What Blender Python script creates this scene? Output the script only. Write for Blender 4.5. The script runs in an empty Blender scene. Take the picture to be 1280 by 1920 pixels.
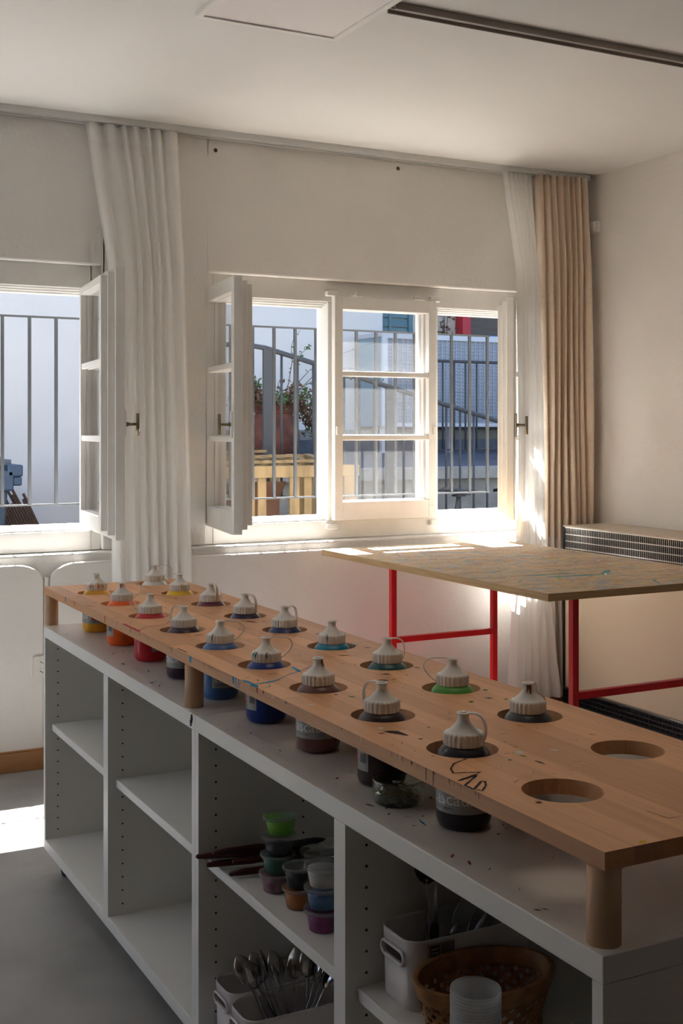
import bpy, math, random
from mathutils import Vector, Matrix
R_ = math.radians
random.seed(7)
S = bpy.context.scene
COL = S.collection
# ------------------------------------------------------------------ camera, light, exposure
cam_d = bpy.data.cameras.new('camera'); cam = bpy.data.objects.new('camera', cam_d); COL.objects.link(cam)
cam.location = (0, 0, 1.365)
cam.rotation_euler = (R_(90), 0, -0.4816)
cam_d.sensor_fit = 'VERTICAL'; cam_d.sensor_height = 36; cam_d.sensor_width = 24
cam_d.lens = 2256.6 * 36 / 1920
cam_d.shift_y = -(960 - 805.25) / 1920
cam_d.clip_start = 0.05
S.camera = cam
S.view_settings.view_transform = 'Standard'; S.view_settings.look = 'None'
S.view_settings.gamma = 1; S.view_settings.use_curve_mapping = False
S.view_settings.exposure = EXPOSURE = 0.72
cy = S.cycles
cy.use_denoising = True
cy.max_bounces = 14; cy.diffuse_bounces = 8; cy.glossy_bounces = 4; cy.transmission_bounces = 8; cy.transparent_max_bounces = 24
cy.caustics_reflective = False; cy.caustics_refractive = False
cy.sample_clamp_indirect = 6
# sky
SUN_EL = math.atan(1.7 / math.hypot(1, .1)); 
W = bpy.data.worlds.new('sky'); S.world = W; W.use_nodes = True
nt = W.node_tree; bg = nt.nodes['Background']
sky = nt.nodes.new('ShaderNodeTexSky'); sky.sky_type = 'NISHITA'; sky.sun_disc = False
sky.sun_elevation = SUN_EL; sky.sun_rotation = R_(6); sky.air_density = 1.0; sky.dust_density = 1.5
nt.links.new(sky.outputs[0], bg.inputs[0]); bg.inputs[1].default_value = SKY_STRENGTH = 0.36
sun_d = bpy.data.lights.new('sun', 'SUN'); sun = bpy.data.objects.new('sun', sun_d); COL.objects.link(sun)
sun_d.energy = 41.0; sun_d.angle = R_(.55); sun_d.color = (1, .975, .935)
sun.rotation_euler = Vector((-.10, -1, -1.7)).to_track_quat('-Z', 'Y').to_euler()
sun.location = (3, 14, 16)
# added fill light in an unseen west window, to the left
wl_d = bpy.data.lights.new('west_fill_light', 'AREA'); wl = bpy.data.objects.new('west_fill_light', wl_d); COL.objects.link(wl)
wl_d.shape = 'RECTANGLE'; wl_d.size = 1.6; wl_d.size_y = 1.5; wl_d.energy = 1.5; wl_d.color = (1, .95, .88)
wl.location = (-2.72, 3.75, 1.55); wl.rotation_euler = (R_(90), 0, R_(-90))
FILL_PANELS = ((1.35, 1.85),)          # unseen ceiling panel added as fill light over the beech board
for px, py in FILL_PANELS:
    pl_d = bpy.data.lights.new('ceiling_fill_lamp', 'AREA'); pl = bpy.data.objects.new('ceiling_fill_lamp', pl_d); COL.objects.link(pl)
    pl_d.shape = 'SQUARE'; pl_d.size = .86; pl_d.energy = 2.4; pl_d.color = (1, .82, .66); pl.location = (px, py, 2.652)
for i, (x0, x1) in enumerate(((-2.45, -.75), (-.35, 1.455), (1.921, 3.73))):
    pd = bpy.data.lights.new('window_portal', 'AREA'); po = bpy.data.objects.new('window_portal', pd); COL.objects.link(po)
    pd.shape = 'RECTANGLE'; pd.size = x1 - x0; pd.size_y = 1.2; pd.cycles.is_portal = True; po.location = ((x0 + x1) / 2, 5.36, 1.5); po.rotation_euler = (R_(-90), 0, 0)

# ------------------------------------------------------------------ materials
MATS = {}
def mat(name, col, rough=.6, metal=0, spec=.5, noise=0, scale=8, bump=0, bscale=60, alpha=None, trans=0, ior=1.45, coat=0, stretch=None, col2=None):
    if name in MATS: return MATS[name]
    m = bpy.data.materials.new(name); m.use_nodes = True; MATS[name] = m
    n = m.node_tree.nodes; l = m.node_tree.links; b = n['Principled BSDF']
    b.inputs['Base Color'].default_value = (*col, 1); b.inputs['Roughness'].default_value = rough
    b.inputs['Metallic'].default_value = metal; b.inputs['Specular IOR Level'].default_value = spec
    b.inputs['Transmission Weight'].default_value = trans; b.inputs['IOR'].default_value = ior
    b.inputs['Coat Weight'].default_value = coat
    if alpha is not None: b.inputs['Alpha'].default_value = alpha
    if noise or bump or col2:
        tc = n.new('ShaderNodeTexCoord'); mp = n.new('ShaderNodeMapping'); l.new(tc.outputs['Object'], mp.inputs[0])
        if stretch: mp.inputs['Scale'].default_value = stretch
    if noise or col2:
        t = n.new('ShaderNodeTexNoise'); t.inputs['Scale'].default_value = scale; t.inputs['Detail'].default_value = 6
        l.new(mp.outputs[0], t.inputs['Vector'])
        mx = n.new('ShaderNodeMix'); mx.data_type = 'RGBA'
        c2 = col2 or tuple(max(0, c * (1 - noise)) for c in col)
        mx.inputs[6].default_value = (*col, 1); mx.inputs[7].default_value = (*c2, 1)
        rp = n.new('ShaderNodeMapRange'); rp.inputs[1].default_value = .35; rp.inputs[2].default_value = .65
        l.new(t.outputs[0], rp.inputs[0]); l.new(rp.outputs[0], mx.inputs[0]); l.new(mx.outputs[2], b.inputs['Base Color'])
    if bump:
        t2 = n.new('ShaderNodeTexNoise'); t2.inputs['Scale'].default_value = bscale; t2.inputs['Detail'].default_value = 5
        l.new(mp.outputs[0], t2.inputs['Vector'])
        bp = n.new('ShaderNodeBump'); bp.inputs['Strength'].default_value = bump; bp.inputs['Distance'].default_value = .01
        l.new(t2.outputs[0], bp.inputs['Height']); l.new(bp.outputs[0], b.inputs['Normal'])
    return m
def node(m, t, **k):
    x = m.node_tree.nodes.new(t)
    for a, v in k.items(): setattr(x, a, v)
    return x

M_WALL = mat('wall_paint', (.82, .80, .77), .9, noise=.05, scale=3, bump=.25, bscale=45)
M_WALLR = mat('wall_paint_warm', (.80, .765, .72), .85, noise=.04, scale=3, bump=.2, bscale=45)
M_OUT = mat('outer_render', (.34, .31, .28), .95, noise=.15, scale=6, bump=.3, bscale=60)
M_BACKW = mat('back_wall_ochre', (.32, .235, .175), .85, noise=.05, scale=3)
M_CEIL = mat('ceiling_paint', (.775, .765, .75), .9, noise=.03, scale=2, bump=.1, bscale=30)
M_FRAME = mat('window_paint', (.84, .825, .795), .45, noise=.05, scale=12, bump=.05, bscale=80)
M_WHITE = mat('melamine_white', (.78, .768, .73), .42, noise=.03, scale=6)
M_PEG = mat('peg_hole', (.03, .03, .03), .8)
M_RUBBER = mat('black_rubber', (.015, .015, .015), .6)
M_STEEL = mat('steel', (.5, .5, .5), .3, 1)
M_BRASS = mat('dull_brass', (.22, .18, .12), .35, .9)
M_ALU = mat('white_rail', (.74, .75, .74), .4)
M_CAP = mat('cap_plastic', (.74, .72, .67), .42, noise=.05, scale=30)
M_POST = mat('beech_dowel', (.60, .385, .23), .5, noise=.2, scale=20, stretch=(1, 1, .1))
M_RED = mat('red_lacquer', (.62, .012, .02), .35)
M_BASE = mat('baseboard_wood', (.42, .20, .075), .45, noise=.3, scale=25, stretch=(.15, 1, 1))
M_GRILLE = mat('galvanised_bar', (.035, .038, .042), .55, 0, .3)
M_RAILING = mat('railing_steel', (.045, .05, .058), .5, 0, .3)
M_HEAT = mat('cream_panel', (.84, .71, .53), .12, spec=.5)
M_DARKM = mat('dark_metal', (.035, .035, .04), .35, .6)
M_CHROME = mat('grill_metal', (.62, .62, .6), .25, 1)
M_CRATE = mat('pale_pine', (.26, .18, .085), .7, noise=.35, scale=18, stretch=(1, 1, .25))
M_TERRA = mat('terracotta', (.15, .05, .03), .85, noise=.55, scale=7, bump=.4, bscale=40)
M_LEAF = mat('leaf', (.10, .17, .05), .6, noise=.4, scale=40)
M_LEAFD = mat('dry_leaf', (.20, .11, .06), .7, noise=.4, scale=40)
M_FACADE = mat('white_facade', (.605, .585, .555), .9, noise=.04, scale=2, bump=.15, bscale=20)
M_STUCCO = mat('stucco', (.60, .52, .43), .95, noise=.2, scale=30, bump=.6, bscale=70)
M_CONC = mat('concrete', (.24, .23, .21), .9, noise=.3, scale=6, bump=.3, bscale=50)
M_CONCL = mat('ledge_stone', (.27, .26, .24), .9, noise=.2, scale=9)
M_SLATE = mat('slate_deck', (.085, .092, .115), .8, noise=.3, scale=14)
M_YARD = mat('yard_paving', (.30, .29, .28), .9, noise=.2, scale=3)
M_BLUE = mat('blue_shutter_paint', (.025, .15, .20), .5, noise=.15, scale=10)
M_REDF = mat('red_frame_paint', (.42, .02, .03), .5)
M_BLIND = mat('brown_blind', (.10, .07, .055), .6, noise=.3, scale=30, stretch=(.1, 1, 3))
M_TEAL = mat('teal_side', (.17, .27, .33), .6)
M_BIN = mat('bin_plastic', (.03, .052, .08), .5, noise=.2, scale=8)
M_SLAT = mat('brown_slat', (.12, .065, .04), .8, noise=.5, scale=14, stretch=(6, 6, .3))
M_BLACK = mat('black_plastic', (.012, .012, .014), .4)
M_SOCKET = mat('socket_plastic', (.78, .76, .72), .35)
M_BINW = mat('grey_white_plastic', (.62, .58, .57), .4)
M_BAMBOO = mat('bamboo', (.33, .15, .05), .5, noise=.35, scale=40)
M_BRUSHH = mat('brush_handle', (.055, .007, .007), .3)
M_PAPER = mat('paper_sheet', (.5, .55, .5), .8)
M_LABEL = mat('label_grey', (.36, .37, .36), .35, noise=.1, scale=20)
M_TEXT = mat('label_text', (.74, .74, .72), .5)
M_TEXTD = mat('label_text_dark', (.05, .05, .05), .5)
M_EMB = mat('emblem_red', (.5, .02, .02), .5)
def translucent(name, col, a_trans, TR=.35):
    m = bpy.data.materials.new(name); m.use_nodes = True; n = m.node_tree.nodes; l = m.node_tree.links
    n.remove(n['Principled BSDF']); out = n['Material Output']
    d = n.new('ShaderNodeBsdfDiffuse'); t = n.new('ShaderNodeBsdfTranslucent'); tr = n.new('ShaderNodeBsdfTransparent')
    d.inputs[0].default_value = (*col, 1); t.inputs[0].default_value = (*col, 1)
    a = n.new('ShaderNodeMixShader'); a.inputs[0].default_value = TR; l.new(d.outputs[0], a.inputs[1]); l.new(t.outputs[0], a.inputs[2])
    b = n.new('ShaderNodeMixShader'); b.inputs[0].default_value = a_trans; l.new(a.outputs[0], b.inputs[1]); l.new(tr.outputs[0], b.inputs[2])
    l.new(b.outputs[0], out.inputs[0]); MATS[name] = m; return m
M_SHEER = translucent('sheer_cloth', (.95, .94, .92), .07, .22)
M_TAPE = translucent('sheer_heading', (.95, .94, .92), .03, .2)
M_DRAPE = mat('beige_drape', (.78, .64, .51), .85, noise=.06, scale=60, bump=.1, bscale=300)
def glass(name, dirt=0, tint=(1, 1, 1), refl=1.0):
    m = bpy.data.materials.new(name); m.use_nodes = True; n = m.node_tree.nodes; l = m.node_tree.links
    n.remove(n['Principled BSDF']); out = n['Material Output']
    tr = n.new('ShaderNodeBsdfTransparent'); tr.inputs[0].default_value = (*tint, 1)
    g = n.new('ShaderNodeBsdfGlossy'); g.inputs['Roughness'].default_value = .02
    ge = n.new('ShaderNodeNewGeometry'); dt = n.new('ShaderNodeVectorMath'); dt.operation = 'DOT_PRODUCT'; l.new(ge.outputs['Incoming'], dt.inputs[0]); l.new(ge.outputs['Normal'], dt.inputs[1])
    ops = []
    for op, v in (('ABSOLUTE', None), ('SUBTRACT', 1), ('POWER', 5), ('MULTIPLY_ADD', .96)):
        q = n.new('ShaderNodeMath'); q.operation = op; src = ops[-1].outputs[0] if ops else dt.outputs['Value']
        if op == 'SUBTRACT': q.inputs[0].default_value = 1; l.new(src, q.inputs[1])
        else:
            l.new(src, q.inputs[0])
            if v is not None: q.inputs[1].default_value = v
        if op == 'MULTIPLY_ADD': q.inputs[2].default_value = .04
        ops.append(q)
    fr = ops[-1]
    mu = n.new('ShaderNodeMath'); mu.operation = 'MULTIPLY'; mu.inputs[1].default_value = refl; l.new(fr.outputs[0], mu.inputs[0])
    a = n.new('ShaderNodeMixShader'); l.new(mu.outputs[0], a.inputs[0]); l.new(tr.outputs[0], a.inputs[1]); l.new(g.outputs[0], a.inputs[2])
    last = a
    if dirt:
        tc = n.new('ShaderNodeTexCoord'); t = n.new('ShaderNodeTexNoise'); t.inputs['Scale'].default_value = 220; t.inputs['Detail'].default_value = 4
        t2 = n.new('ShaderNodeTexNoise'); t2.inputs['Scale'].default_value = 4
        l.new(tc.outputs['Object'], t.inputs[0]); l.new(tc.outputs['Object'], t2.inputs[0])
        mr = n.new('ShaderNodeMapRange'); mr.inputs[1].default_value = .62; mr.inputs[2].default_value = .72; mr.inputs[4].default_value = .5; l.new(t.outputs[0], mr.inputs[0])
        m2 = n.new('ShaderNodeMath'); m2.operation = 'MULTIPLY'; l.new(mr.outputs[0], m2.inputs[0]); l.new(t2.outputs[0], m2.inputs[1])
        m3 = n.new('ShaderNodeMath'); m3.operation = 'ADD'; l.new(m2.outputs[0], m3.inputs[0]); m3.inputs[1].default_value = .05
        m4 = n.new('ShaderNodeMath'); m4.operation = 'MULTIPLY'; l.new(m3.outputs[0], m4.inputs[0]); m4.inputs[1].default_value = dirt
        d = n.new('ShaderNodeBsdfDiffuse'); d.inputs[0].default_value = (.8, .8, .78, 1); t3 = n.new('ShaderNodeBsdfTranslucent'); t3.inputs[0].default_value = (.8, .8, .78, 1)
        dd = n.new('ShaderNodeMixShader'); dd.inputs[0].default_value = .5; l.new(d.outputs[0], dd.inputs[1]); l.new(t3.outputs[0], dd.inputs[2])
        b = n.new('ShaderNodeMixShader'); l.new(m4.outputs[0], b.inputs[0]); l.new(a.outputs[0], b.inputs[1]); l.new(dd.outputs[0], b.inputs[2]); last = b
    l.new(last.outputs[0], out.inputs[0]); MATS[name] = m; return m
M_GLASS = glass('window_glass')
M_DUSTY = glass('dusty_window_glass', dirt=.5)
M_JAR = glass('jar_glass', tint=(.86, .9, .86), refl=1.6)
M_CLEAR = translucent('clear_plastic', (.35, .35, .34), .84)
M_LID = translucent('lid_plastic', (.45, .45, .43), .6)
M_CUP = translucent('cup_plastic', (.8, .8, .8), .55)

# wood with staves running along local Y
def stave_wood(name, ca, cb, w=.045, length=.6, rough=.5):
    m = mat(name, ca, rough); n = m.node_tree.nodes; l = m.node_tree.links; b = n['Principled BSDF']
    tc = n.new('ShaderNodeTexCoord'); mp = n.new('ShaderNodeMapping'); l.new(tc.outputs['Object'], mp.inputs[0])
    mp.inputs['Rotation'].default_value = (0, 0, R_(90))
    br = n.new('ShaderNodeTexBrick'); l.new(mp.outputs[0], br.inputs[0])
    br.inputs['Color1'].default_value = (*ca, 1); br.inputs['Color2'].default_value = (*cb, 1); br.inputs['Mortar'].default_value = (*[(x + y) * .42 for x, y in zip(ca, cb)], 1)
    br.inputs['Scale'].default_value = 1; br.inputs['Mortar Size'].default_value = .0006; br.inputs['Bias'].default_value = 0
    br.inputs['Brick Width'].default_value = length; br.inputs['Row Height'].default_value = w
    mp2 = n.new('ShaderNodeMapping'); mp2.inputs['Scale'].default_value = (60, 2.5, 60); l.new(tc.outputs['Object'], mp2.inputs[0])
    t = n.new('ShaderNodeTexNoise'); t.inputs['Scale'].default_value = 2; t.inputs['Detail'].default_value = 8; l.new(mp2.outputs[0], t.inputs[0])
    mr = n.new('ShaderNodeMapRange'); mr.inputs[3].default_value = .78; mr.inputs[4].default_value = 1.12; l.new(t.outputs[0], mr.inputs[0])
    mx = n.new('ShaderNodeMix'); mx.data_type = 'RGBA'; mx.blend_type = 'MULTIPLY'; mx.inputs[0].default_value = 1
    l.new(br.outputs[0], mx.inputs[6]); l.new(mr.outputs[0], mx.inputs[7]); l.new(mx.outputs[2], b.inputs['Base Color'])
    return m
M_BEECH = stave_wood('beech_board', (.76, .40, .195), (.57, .285, .13))
# floor: grey screed with wear and one expansion joint
M_FLOOR = mat('grey_screed', (.33, .325, .315), .55, noise=.35, scale=2.2, bump=.08, bscale=60)
# stained plywood table top
def stained_top():
    m = mat('stained_plywood', (.62, .44, .27), .6); n = m.node_tree.nodes; l = m.node_tree.links; b = n['Principled BSDF']
    tc = n.new('ShaderNodeTexCoord'); cur = None
    base = n.new('ShaderNodeRGB'); base.outputs[0].default_value = (.62, .44, .27, 1); cur = base.outputs[0]
    for i, (c, th, sc, st) in enumerate([((.50, .32, .17), .51, 5, (1, 3, 1)), ((.30, .36, .40), .54, 9, (1, 2.2, 1)), ((.55, .38, .05), .57, 7, (1.4, 3, 1)), ((.55, .08, .07), .61, 13, (1, 3, 1)), ((.05, .24, .34), .59, 11, (1.2, 2.5, 1)), ((.66, .63, .58), .58, 14, (1, 2.5, 1)), ((.08, .3, .12), .66, 12, (1, 2, 1)), ((.08, .06, .07), .67, 15, (1, 2, 1))]):
        mp = n.new('ShaderNodeMapping'); mp.inputs['Scale'].default_value = st; mp.inputs['Location'].default_value = (i * 3.7, i * 5.1, 0); l.new(tc.outputs['Object'], mp.inputs[0])
        t = n.new('ShaderNodeTexNoise'); t.inputs['Scale'].default_value = sc; t.inputs['Detail'].default_value = 8; t.inputs['Roughness'].default_value = .7; l.new(mp.outputs[0], t.inputs[0])
        mr = n.new('ShaderNodeMapRange'); mr.inputs[1].default_value = th; mr.inputs[2].default_value = th + .05; mr.inputs[4].default_value = .85; l.new(t.outputs[0], mr.inputs[0])
        mx = n.new('ShaderNodeMix'); mx.data_type = 'RGBA'; mx.inputs[7].default_value = (*c, 1); l.new(mr.outputs[0], mx.inputs[0]); l.new(cur, mx.inputs[6]); cur = mx.outputs[2]
    l.new(cur, b.inputs['Base Color']); return m
M_TOP = stained_top()
M_PLY = mat('ply_edge', (.55, .36, .18), .7, noise=.3, scale=20, stretch=(.3, .3, 12))
PAINT = {'cyan': (.012, .24, .44), 'navy': (.03, .05, .16), 'plum': (.07, .03, .06), 'black': (.02, .018, .02), 'red': (.36, .03, .03), 'rust': (.17, .08, .05), 'orange': (.6, .22, .02), 'yellow': (.6, .42, .03), 'teal': (.02, .13, .13), 'green': (.06, .26, .05), 'white': (.6, .58, .54)}
M_PAINTB = {k: mat('brightened_paint_' + k, tuple(min(.8, c * 1.7 + .01) for c in v), .5) for k, v in PAINT.items()}  # dried paints again, colour brightened to offset the dim light on the table
M_PAINT = {k: mat('dried_paint_' + k, v, .65, spec=.15) for k, v in PAINT.items()}

# ------------------------------------------------------------------ mesh builder
class MB:
    def __init__(s): s.v = []; s.f = []; s.m = []; s.sm = []
    def add(s, vs, fs, m=0, smooth=False):
        o = len(s.v); s.v += [tuple(x) for x in vs]
        for f in fs: s.f.append(tuple(i + o for i in f)); s.m.append(m); s.sm.append(smooth)
        return s
    def box(s, x0, x1, y0, y1, z0, z1, m=0):
        x0, x1 = sorted((x0, x1)); y0, y1 = sorted((y0, y1)); z0, z1 = sorted((z0, z1))
        return s.add([(x0, y0, z0), (x1, y0, z0), (x1, y1, z0), (x0, y1, z0), (x0, y0, z1), (x1, y0, z1), (x1, y1, z1), (x0, y1, z1)],
                     [(0, 3, 2, 1), (4, 5, 6, 7), (0, 1, 5, 4), (1, 2, 6, 5), (2, 3, 7, 6), (3, 0, 4, 7)], m)
    def bar(s, p, q, w, h, m=0, up=(0, 0, 1)):
        p = Vector(p); q = Vector(q); d = (q - p).normalized(); up = Vector(up)
        if abs(d.dot(up)) > .99: up = Vector((1, 0, 0)) if abs(d.x) < .9 else Vector((0, 1, 0))
        a = d.cross(up).normalized() * w / 2; b = a.cross(d).normalized() * h / 2
        vs = [c + i * a + j * b for c in (p, q) for i, j in ((-1, -1), (1, -1), (1, 1), (-1, 1))]
        return s.add(vs, [(0, 1, 2, 3), (7, 6, 5, 4), (0, 4, 5, 1), (1, 5, 6, 2), (2, 6, 7, 3), (3, 7, 4, 0)], m)
    def lathe(s, prof, c=(0, 0, 0), n=40, m=0, smooth=True, rib=None, sx=1, sy=1, capb=True, capt=True):
        vs = []; fs = []
        for (r, z, *w) in prof:
            for i in range(n):
                a = 2 * math.pi * i / n; rr = r
                if rib and w: rr = r * (1 + rib[1] * w[0] * max(-.6, math.cos(rib[0] * a)))
                vs.append((c[0] + rr * sx * math.cos(a), c[1] + rr * sy * math.sin(a), c[2] + z))
        k = len(prof)
        for j in range(k - 1):
            for i in range(n):
                i2 = (i + 1) % n; fs.append((j * n + i, j * n + i2, (j + 1) * n + i2, (j + 1) * n + i))
        s.add(vs, fs, m, smooth)
        if capb and prof[0][0] > 1e-5: s.add([vs[i] for i in range(n)], [tuple(range(n - 1, -1, -1))], m)
        if capt and prof[-1][0] > 1e-5: s.add([vs[(k - 1) * n + i] for i in range(n)], [tuple(range(n))], m)
        return s
    def cyl(s, p, q, r, r2=None, n=16, m=0, smooth=True):
        p = Vector(p); q = Vector(q); r2 = r if r2 is None else r2
        return s.tube([p, q], [r, r2], n, m, smooth)
    def tube(s, path, rad, n=10, m=0, smooth=True, flat=1.0, up=(0, 0, 1), caps=True):
        P = [Vector(x) for x in path]; k = len(P)
        if not isinstance(rad, (list, tuple)): rad = [rad] * k
        vs = []; fs = []; prev = None
        for i in range(k):
            d = (P[min(i + 1, k - 1)] - P[max(i - 1, 0)]).normalized()
            if prev is None:
                u = Vector(up)
                if abs(d.dot(u)) > .95: u = Vector((1, 0, 0)) if abs(d.x) < .9 else Vector((0, 1, 0))
            else: u = prev
            a = (u - d * u.dot(d)).normalized(); prev = a; b = d.cross(a)
            for j in range(n):
                t = 2 * math.pi * (j + .5) / n
                vs.append(P[i] + rad[i] * (math.cos(t) * a * flat + math.sin(t) * b))
        for i in range(k - 1):
            for j in range(n):
                j2 = (j + 1) % n; fs.append((i * n + j, i * n + j2, (i + 1) * n + j2, (i + 1) * n + j))
        s.add(vs, fs, m, smooth)
        if caps: s.add(vs[:n], [tuple(range(n - 1, -1, -1))], m); s.add(vs[-n:], [tuple(range(n))], m)
        return s
    def prism(s, poly, z0, z1, m=0, axis='z', smooth=False):
        n = len(poly)
        def P(x, y, z): return (x, y, z) if axis == 'z' else ((x, z, y) if axis == 'y' else (z, x, y))
        vs = [P(x, y, z0) for x, y in poly] + [P(x, y, z1) for x, y in poly]
        s.add(vs, [tuple(range(n - 1, -1, -1)), tuple(range(n, 2 * n))], m)
        s.add(vs, [(i, (i + 1) % n, n + (i + 1) % n, n + i) for i in range(n)], m, smooth)
        return s
    def build(s, name, mats, parent=None, bevel=0, loc=None, seg=2):
        me = bpy.data.meshes.new(name); me.from_pydata([tuple(v) for v in s.v], [], s.f)
        if not isinstance(mats, (list, tuple)): mats = [mats]
        for m in mats: me.materials.append(m)
        for p, mi, sm in zip(me.polygons, s.m, s.sm): p.material_index = mi; p.use_smooth = sm
        import bmesh as _b
        bm = _b.new(); bm.from_mesh(me); _b.ops.remove_doubles(bm, verts=bm.verts, dist=1e-6); _b.ops.recalc_face_normals(bm, faces=bm.faces); bm.to_mesh(me); bm.free()
        o = bpy.data.objects.new(name, me); COL.objects.link(o)
        if parent: o.parent = parent
        if loc: o.location = loc
        if bevel:
            bv = o.modifiers.new('bevel', 'BEVEL'); bv.width = bevel; bv.segments = seg; bv.limit_method = 'ANGLE'; bv.angle_limit = R_(50)
        return o
def tag(o, label, cat, group=None, kind=None):
    if label: o['label'] = label
    if cat: o['category'] = cat
    if group: o['group'] = group
    if kind: o['kind'] = kind
    return o
def thing(name, label, cat, loc=(0, 0, 0), rz=0, group=None, kind=None):
    o = bpy.data.objects.new(name, None); COL.objects.link(o); o.location = loc; o.rotation_euler = (0, 0, rz); o.empty_display_size = .05
    return tag(o, label, cat, group, kind)
KIDS = {}
def kids(o): return [c for c in o.children]
def copy_tree(o, parent=None):
    c = o.copy(); COL.objects.link(c)
    if parent: c.parent = parent
    for k in list(o.children): copy_tree(k, c)
    return c
def struct(name, mb, mats, bevel=0):
    o = mb.build(name, mats, bevel=bevel); o['kind'] = 'structure'; return o
def cut(o, cutter):
    """bake a boolean difference into o's mesh and drop the cutter"""
    md = o.modifiers.new('cut', 'BOOLEAN'); md.object = cutter; md.solver = 'EXACT'; md.operation = 'DIFFERENCE'
    bpy.context.view_layer.update()
    dg = bpy.context.evaluated_depsgraph_get(); me = bpy.data.meshes.new_from_object(o.evaluated_get(dg))
    o.modifiers.remove(md); o.data = me; bpy.data.objects.remove(cutter)
def text_geo(txt, size):
    cu = bpy.data.curves.new('t', 'FONT'); cu.body = txt; cu.size = size; cu.resolution_u = 3
    ob = bpy.data.objects.new('t', cu); COL.objects.link(ob); bpy.context.view_layer.update()
    me = bpy.data.meshes.new_from_object(ob.evaluated_get(bpy.context.evaluated_depsgraph_get()))
    vs = [tuple(v.co) for v in me.vertices]; fs = [tuple(p.vertices) for p in me.polygons]
    bpy.data.objects.remove(ob); bpy.data.meshes.remove(me)
    return vs, fs
def rrect(x0, x1, y0, y1, r, n=6):
    out = []
    for cx, cy, a0 in ((x1 - r, y0 + r, -90), (x1 - r, y1 - r, 0), (x0 + r, y1 - r, 90), (x0 + r, y0 + r, 180)):
        for i in range(n + 1):
            a = R_(a0 + 90 * i / n); out.append((cx + r * math.cos(a), cy + r * math.sin(a)))
    return out
# ================================================================== SETTING
XW, XE, YS, YN, ZC = -2.6, 4.017, -3.2, 4.952, 2.67
fl = MB().box(XW, XE, YS, 5.3, -.12, 0)
fl.box(XW, XE, 3.986, 3.992, 0, .0006, 1)
struct('floor', fl, [M_FLOOR, M_RUBBER])
struct('ceiling', MB().box(XW - .2, XE + .2, YS - .2, 5.3, ZC, ZC + .15), M_CEIL)
WIN = [(-2.45, -.75), (-.35, 1.455), (1.921, 3.73)]          # reveals: an unseen window added for its daylight, then the two seen ones
ZR0, ZR1 = .857, 2.055
w = MB()
xs = [XW - .2] + [q for p in WIN for q in p] + [XE + .2]
for i in (0, 2, 4, 6): w.box(xs[i], xs[i + 1], YN, 5.09, ZR0, ZC)
for a, b in WIN: w.box(a, b, YN, 5.09, ZR1, ZC)
w.box(xs[0], xs[7], 4.89, 5.2, 0, ZR0); w.box(xs[0], xs[7], 5.2, 5.3, -.1, ZR0, 1)                                  # lower wall with its ledge
for i in (0, 2, 4, 6): w.box(xs[i] + (.03 if i else 0), xs[i + 1] - (.03 if i < 6 else 0), 5.09, 5.3, ZR0, 3.4, 1)
for a, b in WIN: w.box(a - .03, b + .03, 5.09, 5.3, 2.5, 3.4, 1); w.box(a - .03, b + .03, 5.09, 5.3, ZR0, .93, 1)
struct('wall_north', w, [M_WALL, M_OUT], bevel=.008)
# wainscot slabs with rounded shoulders either side of the cable gap
def slab(x0, x1, round_left, round_right):
    r = .055; z = .822; p = [(x0, 0), (x1, 0)]
    if round_right: p += [(x1, z - r * 1.25)] + [(x1 - r * 2 + r * 2 * math.cos(R_(a)), z - r * 1.25 + r * 1.25 * math.sin(R_(a))) for a in range(15, 91, 15)]
    else: p += [(x1, z)]
    if round_left: p += [(x0 + r * 2 - r * 2 * math.cos(R_(a)), z - r * 1.25 + r * 1.25 * math.sin(R_(a))) for a in range(90, 14, -15)] + [(x0, z - r * 1.25)]
    else: p += [(x0, z)]
    return MB().prism(p, 4.858, 4.892, axis='y')
struct('trim_1', slab(XW, 1.185, False, True), M_WALL, bevel=.008)
struct('trim_2', slab(1.213, XE, True, False), M_WALL, bevel=.008)
struct('wall_east', MB().box(XE, XE + .2, YS, YN, 0, ZC), M_WALLR)
struct('wall_south', MB().box(XW, XE, YS - .2, YS, 0, ZC), M_BACKW)
struct('wall_west', MB().box(XW - .2, XW, YS, 2.9, 0, ZC).box(XW - .2, XW, 4.6, YN, 0, ZC).box(XW - .2, XW, 2.9, 4.6, 0, .8).box(XW - .2, XW, 2.9, 4.6, 2.3, ZC), M_BACKW)
w3 = MB().box(XW - .1, XW - .04, 2.9, 2.95, .8, 2.3).box(XW - .1, XW - .04, 4.55, 4.6, .8, 2.3).box(XW - .1, XW - .04, 2.95, 4.55, .8, .86).box(XW - .1, XW - .04, 2.95, 4.55, 2.24, 2.3)  # frame of the unseen west window, added along with its fill light
for yy in (3.75,): w3.box(XW - .1, XW - .04, yy - .03, yy + .03, .86, 2.24)
struct('fill_window_west', w3, M_FRAME, bevel=.004)
struct('baseboard_north', MB().box(XW, XE, 4.843, 4.858, 0, .078).box(XW, XE, 4.848, 4.858, .078, .084), M_BASE, bevel=.003)

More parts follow.
